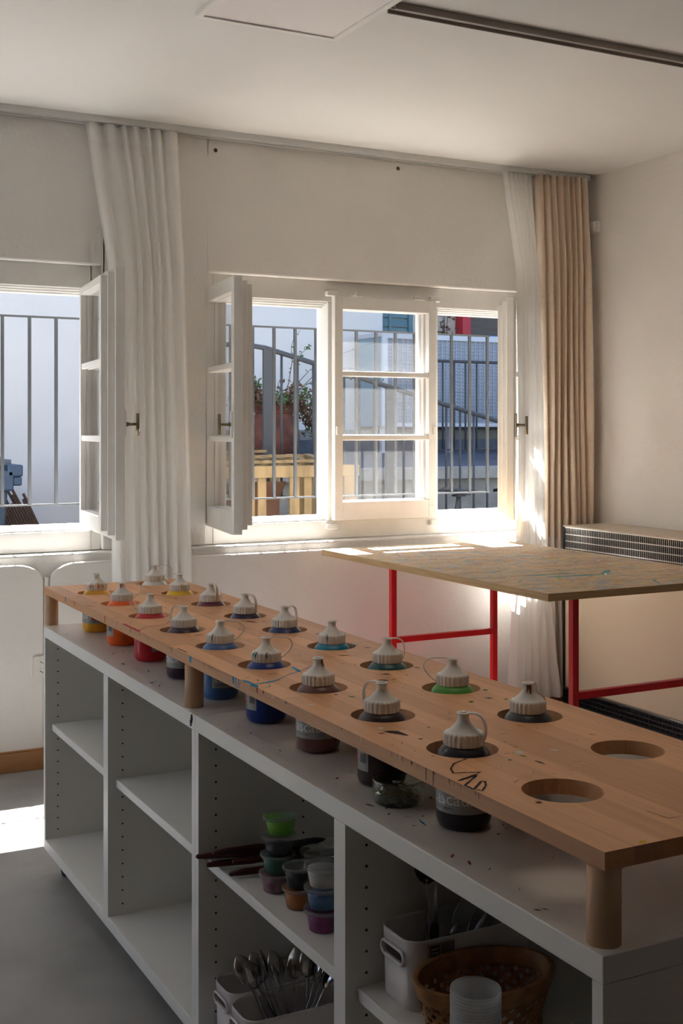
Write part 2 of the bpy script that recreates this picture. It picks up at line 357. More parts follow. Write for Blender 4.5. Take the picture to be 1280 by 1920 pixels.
def sash(parent, hx, w, side, ang, handle=True, glass_m=None):
    """side +1: hinged left, leaf runs to +x; -1: hinged right. The room leaf is the larger one."""
    glass_m = glass_m or M_GLASS
    z0, z1, yf = .9425, 1.984, 4.985
    m = MB(); X = lambda a, b: (a * side, b * side)
    def leaf(a, b, zl, zh, y0, y1, st, rb, rt):
        m.box(*X(a, a + st), y0, y1, zl, zh); m.box(*X(b - st, b), y0, y1, zl, zh)
        m.box(*X(a + st, b - st), y0, y1, zl, zl + rb); m.box(*X(a + st, b - st), y0, y1, zh - rt, zh)
        h = (zh - rt - zl - rb)
        for k in (1, 2):
            zc = zl + rb + h * k / 3; m.box(*X(a + st, b - st), y0 + .004, y1 - .004, zc - .012, zc + .012)
    leaf(0, w, z0, z1, -.036, 0, .042, .085, .060)
    leaf(.012, w - .018, z0 + .018, z1 - .016, 0, .026, .034, .070, .045)
    leaf(.018, w - .032, z0 + .034, z1 - .030, .026, .050, .028, .055, .030)
    fr = m.build('sash', M_FRAME, parent, bevel=.003, loc=(hx, yf, 0))
    fr.rotation_euler = (0, 0, R_(-ang * side))
    h = (z1 - .06 - z0 - .085)
    for k in range(3):
        a = z0 + .085 + h * k / 3 + .008; b = z0 + .085 + h * (k + 1) / 3 - .008
        if k == 0: a -= .012
        if k == 2: b += .012
        MB().box(*X(.036, w - .040), .010, .013, a, b).build('pane', glass_m, fr)
    if handle:
        hz = 1.385; xx = (w - .021) * side; hb = MB()
        hb.prism([(xx + .011 * math.cos(R_(t)), hz + (.045 if math.sin(R_(t)) >= 0 else -.045) + .011 * math.sin(R_(t))) for t in range(0, 360, 20)], -.044, -.036, axis='y')
        hb.build('handle_plate', M_FRAME, fr, bevel=.002)
        hb = MB().cyl((xx, -.044, hz), (xx, -.092, hz), .0065, .0055).cyl((xx, -.044, hz), (xx, -.052, hz), .009)
        hb.cyl((xx, -.090, hz - .042), (xx, -.090, hz + .042), .0068)
        hb.build('handle', M_BRASS, fr)
    else:
        k = MB()
        for sx, zz in ((.012, 1.36), (w - .012, 1.36)): k.box(sx * side - .006, sx * side + .006, -.046, -.036, zz - .02, zz + .02)
        for sx in (.02, w - .02):
            k.cyl((sx * side, -.040, 1.0), (sx * side, -.036, 1.0), .006); k.cyl((sx * side, -.040, 1.9), (sx * side, -.036, 1.9), .006)
        k.build('catch', M_FRAME, fr, bevel=.002)
    return fr
def window(name, a, b, mull):
    root = bpy.data.objects.new(name, None); COL.objects.link(root); root['kind'] = 'structure'
    y0, y1 = 4.985, 5.09; m = MB()
    m.box(a, a + .042, y0, y1, ZR0, ZR1); m.box(b - .042, b, y0, y1, ZR0, ZR1)
    m.box(a + .042, b - .042, y0, y1, 1.957, ZR1); m.box(a + .042, b - .042, y0 - .006, y1, ZR0, .940); m.box(a + .042, b - .042, y0 + .03, y1, .940, .965)
    for x in mull: m.box(x - .028, x + .028, y0, y1, .940, 1.957); m.box(x - .02, x + .02, y1, y1 + .03, .94, 1.957)
    for k in (1, 2, 3): m.box(a + .042, b - .042, y0 + .02 * k, y1, 1.957 - .008 * k, 1.957 - .008 * (k - 1))
    m.build('window_frame', M_FRAME, root, bevel=.004)
    MB().box(a - .03, b + .03, 5.095, 5.34, .900, .932).build('window_sill', M_FRAME, root, bevel=.004)
    ln = MB()
    for x0, x1 in ((a - .030, a - .012), (b + .012, b + .030)): ln.box(x0, x1, 5.092, 5.302, .932, 2.5)
    ln.build('reveal_lining', M_FRAME, root)
    return root
w1 = window('window_1', *WIN[1], (.855, .245))
sash(w1, 1.413, .54, -1, 84)
sash(w1, .27, .56, 1, 0, False); sash(w1, -.315, .54, 1, 0)
w2 = window('window_2', *WIN[2], (2.562, 3.108))
sash(w2, 1.962, .53, 1, 98.5)
sash(w2, 2.552, .552, 1, 0, False, M_DUSTY)
sash(w2, 3.692, .55, -1, 41.8)
window('fill_window_north', *WIN[0], (-1.32, -1.87))  # unseen north window, added to bring more sun and sky into the room
# small hinge blocks and curtain-wire hooks on the head of the right window
hk = MB()
for x in (2.545, 3.105):
    for z in (1.995, .915): hk.box(x - .028, x + .028, 4.955, 4.985, z - .012, z + .012)
hk.build('hinge_block', M_FRAME, w2, bevel=.004)
hk = MB()
for x in (2.66, 3.0):
    hk.cyl((x, 4.985, 2.0), (x, 4.935, 2.0), .004); hk.cyl((x, 4.938, 2.012), (x, 4.938, 1.985), .003); hk.cyl((x - .03, 4.938, 1.985), (x + .03, 4.938, 1.985), .0025); hk.lathe([(.003, -.004), (.009, -.002), (.009, .002), (.003, .004)], (x, 4.98, 2.0), 12)
hk.tube([(2.56, 4.95, 1.993), (2.66, 4.95, 1.99), (3.0, 4.95, 1.99), (3.1, 4.95, 1.994)], .0012, 6)
hk.build('curtain_hook', M_FRAME, w2)

# ================================================================== FIXTURES OF THE ROOM
def ceiling_panel(t):
    f = MB()
    for q in ((-.25, .25, .228, .25), (-.25, .25, -.25, -.228), (-.25, -.228, -.228, .228), (.228, .25, -.228, .228)): f.box(*q, -.014, 0)
    f.build('frame', M_FRAME, t, bevel=.002)
    MB().box(-.228, .228, -.228, .228, -.009, -.002).build('diffuser', mat('diffuser', (.84, .80, .80), .5), t)
LL = ['flat square white panel light at the top edge of the photo, beside the ceiling track', 'large lit square panel added out of view as fill light over the near half of the beech board']
for (px, py), lab in zip(((1.59, 3.31),) + FILL_PANELS, LL):
    t = thing('ceiling_light', lab, 'light', (px, py, ZC))
    ceiling_panel(t)
    if py < 3: t.scale = (1.9, 1.9, 1)
t = thing('ceiling_track', 'long grey-brown metal track fixed along the ceiling beside the panel light', 'track', (1.845, 3.2, ZC))
MB().box(0, 2.17, -.026, -.020, -.022, 0).box(0, 2.17, .020, .026, -.022, 0).box(0, 2.17, -.020, .020, -.010, 0).build('channel', mat('track_metal', (.33, .29, .26), .5), t, bevel=.001)
MB().box(0, 2.17, -.004, .004, -.016, -.010).build('rib', mat('track_metal', (.4, .37, .33), .5), t)
t = thing('curtain_rail', 'white grooved curtain rail where the ceiling meets the window wall', 'curtain rail', (XW, 4.92, ZC))
MB().box(0, 6.6, -.028, .026, -.008, 0).box(0, 6.6, -.028, -.018, -.026, -.008).box(0, 6.6, -.006, .004, -.026, -.008).box(0, 6.6, .016, .026, -.030, -.008).build('channel', M_ALU, t, bevel=.001)
for i in range(12): gx = (4.02 if i < 5 else 6.06) + (i if i < 5 else i - 5) * .075; MB().box(gx, gx + .012, -.016, -.008, -.030, -.02).build('glider', M_FRAME, t)
tag(MB().box(1.190, 1.209, 4.872, 4.889, .452, .765).build('cable_duct', M_WALL, bevel=.002), 'white cable duct running down the wall in the gap above the socket', 'cable duct')
t = thing('wall_socket', 'white twin wall socket on the window wall beside the shelf unit', 'socket', (1.176, 4.858, .412))
MB().prism(rrect(-.037, .037, -.042, .042, .008), -.012, 0, axis='y').build('plate', M_SOCKET, t, bevel=.002)
for dz in (.019, -.019):
    s_ = MB().prism([(.0165 * math.cos(R_(a)), dz + .0165 * math.sin(R_(a))) for a in range(0, 360, 60)], -.0145, -.012, axis='y')
    for q in ((-.007, 0), (.007, 0), (0, -.004)): s_.prism([(q[0] + .0025 * math.cos(R_(a)), dz + q[1] + .0025 * math.sin(R_(a))) for a in range(0, 360, 60)], -.0152, -.0144, 1, axis='y')
    s_.build('outlet', [M_SOCKET, M_PEG], t)
for x, z, l in ((1.963, 2.594, 'small dark plug hole high on the wall between the windows'), (2.892, 2.607, 'small dark plug hole above the middle of the right window')):
    tag(MB().lathe([(.0095, 0), (.006, .003), (.0045, .001), (.0001, .0005)], n=12).build('wall_plug', mat('plug_brown', (.10, .05, .035), .8), loc=(x, YN, z)), l, 'wall plug', 'plug holes in the window wall').rotation_euler = (R_(90), 0, 0)
tag(MB().box(-.024, 0, -.03, .03, -.03, .03).box(-.034, -.024, -.012, .012, -.025, .025).build('tieback_hook', M_FRAME, loc=(XE, 4.86, 2.40), bevel=.003), 'white block on the right wall beside the beige curtain top', 'hook')

# ------------------------------------------------------------------ curtains
def lerp(a, b, t): return a + (b - a) * t
def curtain(name, plans, folds, amp, mats, label, n=None, thick=0, parent=None, zrange=None, jitter=.3, seed=1, amp_top=None):
    """plans: list of (z, [(x, y) ...]) from the top down; folds run along the plan, tight at the heading"""
    rnd = random.Random(seed); n = n or folds * 14; nz = 46; m = MB(); vs = []
    ph = [rnd.uniform(-1, 1) for _ in range(folds + 2)]; wd = [1 + rnd.uniform(-jitter, jitter) for _ in range(folds)]
    tot = sum(wd); edge = [sum(wd[:i]) / tot for i in range(folds + 1)]
    def pl(poly, s):
        L = [0]
        for a, b in zip(poly, poly[1:]): L.append(L[-1] + math.dist(a, b))
        d = s * L[-1]
        for i in range(len(poly) - 1):
            if d <= L[i + 1] + 1e-9:
                k = (d - L[i]) / (L[i + 1] - L[i]); a, b = poly[i], poly[i + 1]
                return lerp(a[0], b[0], k), lerp(a[1], b[1], k), (b[0] - a[0]) / (L[i + 1] - L[i]), (b[1] - a[1]) / (L[i + 1] - L[i])
    zt, zb = plans[0][0], plans[-1][0]
    z_hi, z_lo = zrange or (zt, zb)
    for j in range(nz + 1):
        z = lerp(z_hi, z_lo, j / nz)
        for k in range(len(plans) - 1):
            if plans[k][0] >= z >= plans[k + 1][0] - 1e-9: break
        f = (plans[k][0] - z) / (plans[k][0] - plans[k + 1][0]); f = max(0, min(1, f))
        for i in range(n + 1):
            s = i / n; a = pl(plans[k][1], s); b = pl(plans[k + 1][1], s)
            x, y, tx, ty = (lerp(p, q, f) for p, q in zip(a, b))
            q = next(c for c in range(folds) if s <= edge[c + 1] + 1e-9); u = (s - edge[q]) / (edge[q + 1] - edge[q])
            dep = (zt - z) / (zt - zb)
            A = amp * (1 + .35 * ph[q]) * (.75 + .5 * dep) if dep > .05 else (amp_top or amp) * (1 + .35 * ph[q]) * (.75 + .5 * dep)
            sh = math.cos(2 * math.pi * (u + .06 * ph[q + 1] * math.sin(dep * 5 + q)))
            sh = math.copysign(abs(sh) ** .8, sh)
            o = A * sh + .006 * math.sin(9 * dep + 7 * s + ph[q])
            wob = .14 * A * math.sin(4 * math.pi * u + 3 * dep + q)
            vs.append((x - ty * o + tx * wob, y + tx * o + ty * wob, z))
    m.add(vs, [(j * (n + 1) + i, j * (n + 1) + i + 1, (j + 1) * (n + 1) + i + 1, (j + 1) * (n + 1) + i) for j in range(nz) for i in range(n)], 0, True)
    o = m.build(name, mats, parent)
    if thick: sd = o.modifiers.new('thickness', 'SOLIDIFY'); sd.thickness = thick
    if label: tag(o, label, 'curtain')
    return o
pA = [(2.642, [(1.375, 4.915), (1.775, 4.915)]), (2.05, [(1.455, 4.86), (1.79, 4.86)]), (.05, [(1.462, 4.80), (1.815, 4.80)])]
c = curtain('sheer_curtain', pA, 7, .017, M_SHEER, 'white sheer curtain hanging between the two windows', seed=5, jitter=.5)
curtain('heading_tape', pA, 7, .017, M_TAPE, None, parent=c, zrange=(2.642, 2.565), seed=5, jitter=.5).location = (0, -.002, 0)
pB = [(2.642, [(3.475, 4.915), (3.56, 4.915), (3.645, 4.915)]), (2.1, [(3.345, 4.60), (3.45, 4.68), (3.565, 4.74)]), (.95, [(3.335, 4.585), (3.45, 4.67), (3.59, 4.74)]), (.05, [(3.385, 4.735), (3.50, 4.77), (3.71, 4.745)])]
c = curtain('sheer_curtain', pB, 6, .014, M_SHEER, 'white sheer curtain right of the right window, lit by the sun', seed=9, jitter=.4)
curtain('heading_tape', pB, 6, .014, M_TAPE, None, parent=c, zrange=(2.642, 2.565), seed=9, jitter=.4).location = (0, -.002, 0)
pC = [(2.648, [(3.662, 4.90), (3.965, 4.875)]), (2.2, [(3.665, 4.88), (3.975, 4.855)]), (.03, [(3.67, 4.865), (3.985, 4.845)])]
curtain('drape', pC, 8, .026, M_DRAPE, 'heavy beige pleated curtain in the corner by the right wall', thick=.003, seed=3, n=180)
SPLATS=[('cyan',0.007,[(0.919,2.178),(0.923,2.131),(0.952,2.133),(0.987,2.149)]),('cyan',0.012,[(0.919,2.134),(0.919,2.101)]),('cyan',0.002,[(0.978,2.145),(1.016,2.179),(1.057,2.204),(1.113,2.248)]),('cyan',0.009,[(1.061,2.251),(1.054,2.197)]),('navy',0.0012,[(1.087,2.308),(1.127,2.277)]),('cyan',0.0015,[(0.919,2.091),(0.942,2.095),(0.95,2.117)]),('cyan',0.009,[(1.288,2.438),(1.301,2.407)]),('navy',0.0012,[(1.313,2.437),(1.353,2.428)]),('plum',0.01,[(1.208,2.844),(1.226,2.805)]),('navy',0.009,[(1.284,2.592),(1.291,2.567)]),('plum',0.004,[(1.302,2.376),(1.309,2.363)]),('red',0.003,[(1.29,3.115),(1.307,3.099)]),('black',0.006,[(1.243,2.817),(1.252,2.807)]),('rust',0.004,[(0.984,2.205),(1.008,2.202)]),('rust',0.003,[(1.203,2.311),(1.228,2.309)]),('red',0.005,[(1.153,3.431),(1.181,3.376)]),('orange',0.007,[(1.168,3.355),(1.184,3.327),(1.194,3.299)]),('yellow',0.006,[(1.294,3.449),(1.304,3.385)]),('red',0.007,[(0.919,2.948),(0.919,2.809)]),('red',0.002,[(0.919,2.83),(0.956,2.871),(1.009,2.886),(1.038,2.93)]),('red',0.0022,[(0.919,3.042),(0.939,3.05)]),('red',0.0015,[(0.919,2.795),(0.919,2.762)]),('rust',0.0015,[(1.111,2.969),(1.158,2.993),(1.213,3.03)]),('orange',0.0015,[(0.919,3.435),(0.964,3.51),(1.017,3.502)]),('navy',0.006,[(0.919,3.296),(0.938,3.278)]),('navy',0.005,[(0.952,3.343),(0.971,3.344)]),('plum',0.004,[(1.014,2.697),(1.041,2.703)]),('red',0.01,[(1.102,3.163),(1.109,3.163)]),('red',0.006,[(0.953,3.149),(0.956,3.148)]),('black',0.009,[(1.188,3.325),(1.195,3.314)]),('rust',0.003,[(1.288,3.62),(1.304,3.566)]),('navy',0.003,[(0.923,2.562),(0.925,2.502)]),('teal',0.01,[(1.185,2.1),(1.204,2.092)]),('black',0.01,[(1.155,2.056),(1.169,2.038)]),('orange',0.006,[(1.176,2.041),(1.194,2.05)]),('yellow',0.004,[(1.169,2.026),(1.183,2.024)]),('teal',0.008,[(1.281,2.13),(1.29,2.119)]),('green',0.008,[(1.035,1.953),(1.043,1.941)]),('plum',0.008,[(1.018,1.977),(1.024,1.974)]),('white',0.012,[(0.967,1.722),(0.976,1.719)]),('rust',0.008,[(0.952,1.693),(0.962,1.688)]),('black',0.012,[(0.967,1.7),(0.98,1.687),(0.987,1.659)]),('black',0.006,[(0.991,1.633),(0.998,1.63)]),('rust',0.006,[(1.042,1.691),(1.046,1.687)]),('green',0.009,[(1.208,1.817),(1.214,1.81)]),('white',0.01,[(0.939,1.93),(0.951,1.921)]),('navy',0.006,[(1.226,2.071),(1.231,2.069)]),('rust',0.004,[(1.204,2.319),(1.231,2.307)]),('rust',0.003,[(1.163,2.231),(1.173,2.228)]),('navy',0.006,[(1.298,2.373),(1.31,2.364)]),('black',0.0022,[(0.997,1.503),(0.964,1.489),(0.945,1.468),(0.937,1.448),(0.975,1.434),(0.921,1.413)]),('black',0.003,[(0.921,1.413),(0.961,1.424),(0.919,1.391),(0.919,1.369),(0.949,1.396),(0.954,1.394),(0.944,1.377),(0.926,1.359),(0.919,1.37)]),('white',0.016,[(1.079,1.499),(1.092,1.492)]),('green',0.005,[(1.076,1.481),(1.081,1.469)]),('white',0.006,[(1.134,1.486),(1.148,1.476)]),('teal',0.006,[(1.046,1.468),(1.051,1.465)]),('black',0.007,[(1.079,1.447),(1.081,1.424)]),('rust',0.003,[(1.062,1.501),(1.068,1.494)]),('green',0.013,[(1.284,1.883),(1.294,1.88)]),('green',0.01,[(1.207,1.814),(1.213,1.81)]),('green',0.01,[(1.275,1.802),(1.282,1.799)]),('teal',0.008,[(1.249,1.825),(1.263,1.818)]),('yellow',0.016,[(0.978,1.106),(0.981,1.098)]),('rust',0.012,[(0.959,1.285),(0.966,1.279)]),('rust',0.0012,[(1.064,1.191),(1.068,1.154),(1.092,1.153)]),('black',0.006,[(0.991,1.634),(0.998,1.63)]),('rust',0.006,[(1.044,1.69),(1.047,1.688)])]
# ================================================================== HEATER
t = thing('radiator', 'long low radiator with cream front panel and metal grilles on the right wall', 'radiator', (3.735, 4.775, 0))
LY = 2.4
MB().box(.004, .030, -LY, -.004, .093, .742).build('front_panel', M_HEAT, t, bevel=.004)
MB().box(-.004, .28, -LY, 0, .884, .892).build('top_panel', mat('cream_top', (.55, .46, .36), .5), t, bevel=.002)
MB().box(.014, .28, -LY, 0, .0, .884).build('core', M_DARKM, t)
g = MB()
for i in range(5): zz = .748 + i * .0335; g.box(0, .006, -LY, 0, zz - .0022, zz + .0022)
for i in range(int(LY / .0125)): yy = -i * .0125 - .002; g.box(.001, .012, yy - .0014, yy + .0014, .746, .884)
g.build('upper_grille', M_CHROME, t)
g = MB()
for i in range(4): zz = .018 + i * .022; g.box(-.004, .003, -LY, 0, zz - .003, zz + .003)
for i in range(int(LY / .0125)): yy = -i * .0125 - .002; g.box(-.002, .004, yy - .002, yy + .002, .015, .09)
g.build('lower_grille', mat('dark_grille', (.10, .10, .11), .35, .8), t)
MB().box(-.003, .012, -.010, .002, 0, .884).build('edge_strip', M_DARKM, t)
MB().box(-.004, .010, -LY, 0, .088, .094).build('lower_rail', M_CHROME, t)
# ================================================================== WORK TABLE
t = thing('work_table', 'paint-stained plywood table on a bright red metal frame under the window', 'table', (2.365, 3.1, 0))
tp = MB().box(0, .95, 0, 1.61, .815, .84)
rnd = random.Random(4)
def stroke(m, pts, w, z, mi, rnd=None):
    """a dried brush mark: a tapering irregular polygon lying on the surface"""
    P = [Vector((x, y, 0)) for x, y in pts]; L = []; Rr = []; rnd = rnd or random
    Q = []
    for a, b in zip(P, P[1:]):
        k = max(2, int((b - a).length / max(w, .004))); Q += [a.lerp(b, i / k) for i in range(k)]
    Q.append(P[-1]); n = len(Q)
    for i, p in enumerate(Q):
        d = (Q[min(i + 1, n - 1)] - Q[max(i - 1, 0)])
        d = d.normalized() if d.length > 1e-9 else Vector((1, 0, 0)); nn = Vector((-d.y, d.x, 0))
        f = w / 2 * (.55 + .6 * rnd.random()) * (.25 if i in (0, n - 1) else 1)
        L.append(p + nn * f); Rr.append(p - nn * f)
    vs = [(*v.xy, z) for v in L] + [(*v.xy, z) for v in Rr]
    m.add(vs, [(i, i + 1, n + i + 1, n + i) for i in range(n - 1)], mi)
PK = list(PAINT)
for i in range(230):
    x, y = rnd.uniform(.03, .9), rnd.uniform(.03, 1.5); a = rnd.gauss(1.45, .9); l = rnd.uniform(.006, .045) * (1 if rnd.random() < .8 else 2.4)
    if not (.01 < x + l * math.cos(a) < .94 and .01 < y + l * math.sin(a) < 1.6): continue
    stroke(tp, [(x, y), (x + l * math.cos(a) * .5 + rnd.uniform(-.01, .01), y + l * math.sin(a) * .5), (x + l * math.cos(a), y + l * math.sin(a))], rnd.uniform(.002, .012), .8404, 2 + rnd.choice([0, 0, 1, 2, 3, 4, 4, 5, 6, 7, 8, 8, 9, 10]), rnd)
for p in ([(.40, .62), (.62, .60), (.80, .66)], [(.35, 1.30), (.70, 1.28), (.72, .9)], [(.50, .95), (.85, .97)]): stroke(tp, p, .006, .8404, 2 + PK.index('red'), rnd)
for p in ([(.25, .35), (.5, .33), (.6, .42)], [(.2, .42), (.42, .40)]): stroke(tp, p, .03, .8403, 2 + PK.index('teal'), rnd)
tp.build('table_top', [M_TOP, M_PLY] + [M_PAINTB[k] for k in PK], t)
for f_ in [o for o in t.children if o.name.startswith('table_top')]:
    for p in f_.data.polygons:
        if p.material_index == 0 and abs(p.normal.z) < .5: p.material_index = 1
X0, X1, Y0, Y1 = .185, .70, .105, 1.31; h = .0125
for x in (X0, X1):
    for y in (Y0, Y1): MB().box(x - h, x + h, y - h, y + h, 0, .815).build('leg', M_RED, t, bevel=.002)
for y in (Y0, Y1):
    MB().box(X0 + h, X1 - h, y - h, y + h, .462, .487).build('crossbar', M_RED, t, bevel=.002)
# ================================================================== SHELF UNITS
def unit(label, y0, y1, yd, first):
    xf, xb, zb, zt = .904, 1.355, .0775, .7605
    t = thing('shelf_unit', label, 'shelf unit', (xf, y0, 0), group='open white shelf units in a row')
    D = xb - xf; Ly = y1 - y0; dv = yd - y0
    tp = MB().box(0, D, 0, Ly, zt - .033, zt)
    for sp in (([(.028, Ly - 1.0), (.034, Ly - .985)], .006, 4), ([(.05, Ly - .55), (.06, Ly - .54)], .008, 4), ([(.06, Ly - .83), (.066, Ly - .80)], .004, 0), ([(.02, .35), (.03, .36)], .007, 4), ([(.03, .62), (.036, .60)], .005, 3)): stroke(tp, sp[0], sp[1], zt + .0004, 1 + sp[2])
    rr = random.Random(int(y0 * 100))
    for i in range(34):
        x, y = rr.uniform(.01, .17), rr.uniform(.05, Ly - .05); stroke(tp, [(x, y), (x + rr.uniform(-.008, .008), y + rr.uniform(.002, .01))], rr.uniform(.001, .005), zt + .0004, 1 + rr.choice([2, 3, 3, 5, 4, 2]))
    if first:
        for (yy, zz) in ((.02, .742), (.024, .735), (.018, .748)): tp.add([(-.0004, yy - .006, zz), (-.0004, yy + .005, zz - .004), (-.0004, yy + .007, zz + .01), (-.0004, yy - .003, zz + .012)], [(0, 1, 2, 3)], 3)
    tp.build('top_panel', [M_WHITE] + [M_PAINT[k] for k in PK], t, bevel=.0015)
    MB().box(0, D, 0, Ly, zb, zb + .030).build('bottom_panel', M_WHITE, t, bevel=.0015)
    def upright(name, a, b, faces):
        m = MB().box(0, D - .008, a, b, zb + .030, zt - .033)
        for fy, s in faces:
            for hx in (.039, .244):
                for k in range(17):
                    hz = .689 - k * .0346
                    m.add([(hx + .0026 * math.cos(R_(q)), fy + s * .0004, hz + .0026 * math.sin(R_(q))) for q in range(0, 360, 45)], [tuple(range(8)) if s > 0 else tuple(range(7, -1, -1))], 1)
        return m.build(name, [M_WHITE, M_PEG], t)
    upright('side_panel', 0, .019, [(.019, 1)]); upright('side_panel', Ly - .019, Ly, [(Ly - .019, -1)])
    upright('divider', dv - .0195, dv + .0195, [(dv - .0195, -1), (dv + .0195, 1)])
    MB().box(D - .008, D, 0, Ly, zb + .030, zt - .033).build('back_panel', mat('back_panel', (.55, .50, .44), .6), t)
    for a, b in ((.019, dv - .0195), (dv + .0195, Ly - .019)):
        MB().box(.021, D - .010, a + .0008, b - .0008, .440, .461).build('shelf', M_WHITE, t, bevel=.0015)
    for x in (.055, D - .055):
        for y in (.06, Ly - .06):
            c = MB().box(x - .024, x + .024, y - .024, y + .024, zb - .006, zb).cyl((x, y, zb - .006), (x, y, zb - .02), .008)
            c.bar((x - .012, y, zb - .01), (x - .012, y + .012, .026), .003, .018); c.bar((x + .012, y, zb - .01), (x + .012, y + .012, .026), .003, .018)
            ca = c.build('caster', M_DARKM, t)
            MB().cyl((x - .0095, y + .012, .0255), (x + .0095, y + .012, .0255), .0255, n=24).build('wheel', M_RUBBER, ca)
    return t
unit('far white shelf unit with empty open compartments', 2.3975, 3.7075, 3.0495, True)
unit('near white shelf unit holding tubs, bins and a basket', 1.0835, 2.3965, 1.7365, False)
# ================================================================== BOTTLE RACK
BX0, BX1, BY0, BY1, BZ0, BZ1 = .917, 1.355, 1.0955, 3.757, .8525, .8745
HL = [(1.024, 3.553), (1.022, 3.302), (1.0215, 3.045), (1.0215, 2.796), (1.0215, 2.548), (1.0215, 2.302), (1.0215, 2.049), (1.0215, 1.801), (1.022, 1.554), (1.024, 1.311)]
HR = [(1.245, 3.677), (1.243, 3.426), (1.243, 3.173), (1.243, 2.926), (1.243, 2.679), (1.243, 2.428), (1.243, 2.176), (1.243, 1.929), (1.243, 1.681), (1.243, 1.432)]
t = thing('bottle_rack', 'long beech board with round holes on dowel posts, standing on the shelf units', 'rack', (BX0, BY0, .7605))
bd = MB().box(0, BX1 - BX0, 0, BY1 - BY0, BZ0 - .7605, BZ1 - .7605).build('board', [M_BEECH] + [M_PAINT[k] for k in PK], t)
ct = MB()
for x, y in HL + HR: ct.lathe([(.0555, .05), (.0555, .2)], (x - BX0, y - BY0, 0), 72, smooth=False)
cu = ct.build('cutter', M_BEECH); cu.parent = t
cut(bd, cu)
m = MB(); zz = BZ1 - .7605 + .0004; rnd = random.Random(11)
def clear(x, y, r=.057): return all(math.hypot(x - a, y - b) > r for a, b in HL + HR)
for col, wd, pts in SPLATS: stroke(m, [(x - BX0, y - BY0) for x, y in pts], wd * 1.3, zz, PK.index(col), rnd)
for i in range(330):
    x, y = rnd.uniform(BX0 + .005, BX1 - .005), rnd.uniform(BY0 + .25, BY1 - .02)
    if not clear(x, y, .060): continue
    a = rnd.uniform(0, 6.3); l = rnd.uniform(.001, .006) if rnd.random() < .85 else rnd.uniform(.006, .02)
    stroke(m, [(x - BX0, y - BY0), (x - BX0 + l * math.cos(a), y - BY0 + l * math.sin(a))], rnd.uniform(.0008, .0035), zz, PK.index(rnd.choice(['rust', 'rust', 'black', 'plum', 'navy', 'red', 'rust', 'black', 'teal'] if y < 2.6 else ['red', 'rust', 'red', 'plum', 'orange', 'rust'])), rnd)
# runs over the front edge of the board
def drip(y, l, w, col, x=-.0004): 
    z1 = BZ1 - .7605; m.add([(x, y - BY0 - w / 2, z1), (x, y - BY0 + w / 2, z1), (x, y - BY0 + w * .3, z1 - l), (x, y - BY0 - w * .4, z1 - l)], [(0, 1, 2, 3)], PK.index(col))
for y, l, wd, col in ((2.218, .014, .010, 'cyan'), (2.205, .022, .004, 'cyan'), (2.19, .018, .004, 'cyan'), (2.46, .014, .014, 'cyan'), (2.10, .010, .007, 'red'), (2.07, .006, .006, 'red'), (3.50, .016, .008, 'navy'), (3.40, .014, .006, 'red'), (3.10, .018, .008, 'red'), (2.99, .010, .004, 'red'), (1.49, .018, .002, 'black'), (1.47, .022, .002, 'black'), (1.53, .006, .004, 'black'), (2.88, .012, .005, 'rust'), (2.58, .012, .004, 'rust'), (1.97, .004, .006, 'navy')): drip(y, l, wd, col)
for i in range(110): drip(rnd.uniform(1.35, 3.0), rnd.uniform(.002, .010), rnd.uniform(.0005, .0015), rnd.choice(['rust', 'rust', 'plum', 'rust', 'white']))
o = m.build('paint_splatter', [M_PAINT[k] for k in PK], t); o['kind'] = 'stuff'
o['label'] = 'dried paint splashes and drips'
for x in (.932, 1.335):
    for y in (3.722, 2.477, 1.115):
        MB().cyl((x - BX0, y - BY0, 0), (x - BX0, y - BY0, BZ0 - .7605), .0205, n=32).build('post', M_POST, t)
        MB().box(x - BX0 - .012, x - BX0 + .016, y - BY0 - .017, y - BY0 + .03, BZ0 - .7605 - .002, BZ0 - .7605).build('bracket', M_STEEL, t)
tag(MB().prism(rrect(2.42, 3.0, 4.12, 4.52, .03), .0005, .012).build('red_bounce_mat', mat('bounce_red', (.5, .06, .05), .8), bevel=.003), 'unseen red mat added under the work table for its red bounce light', 'mat')  # added out of sight as a red reflector, tints the window wall pink
# ================================================================== PAINT BOTTLES
CAMA = math.atan2(-.886, -.463)                 # direction from a bottle to the viewer's side of the room
BODY = [(.030, 0), (.036, .002), (.040, .007), (.042, .014), (.042, .098), (.0415, .106), (.039, .1135), (.035, .1185), (.0315, .1215), (.029, .1235), (.029, .128)]
def cap_mesh():
    return [(.0285, .1238), (.0296, .1242, .4), (.0300, .1256, 1), (.0300, .1270, 1), (.0300, .1395, 1), (.0299, .1405, 1), (.0292, .1422, .8), (.0278, .1436, .3), (.0262, .1443), (.0252, .1446), (.0232, .1463), (.0200, .1498), (.0165, .1545), (.0135, .1595), (.0110, .1640), (.0094, .1676), (.0088, .1705), (.0084, .1812), (.0086, .1818), (.0108, .1822), (.0114, .1832), (.0108, .1846), (.0095, .1850), (.0040, .1852), (.0035, .1833), (.0001, .1833)]
def squat(z): return z if z < .1443 else .1443 + (z - .1443) * .70
cap0 = MB().lathe([(p[0], squat(p[1]), *p[2:]) for p in cap_mesh()], n=144, rib=(24, .045)); cap0.lathe([(.006, squat(.1845)), (.006, squat(.1865)), (.0001, squat(.1868))], n=16)
cap_me = None
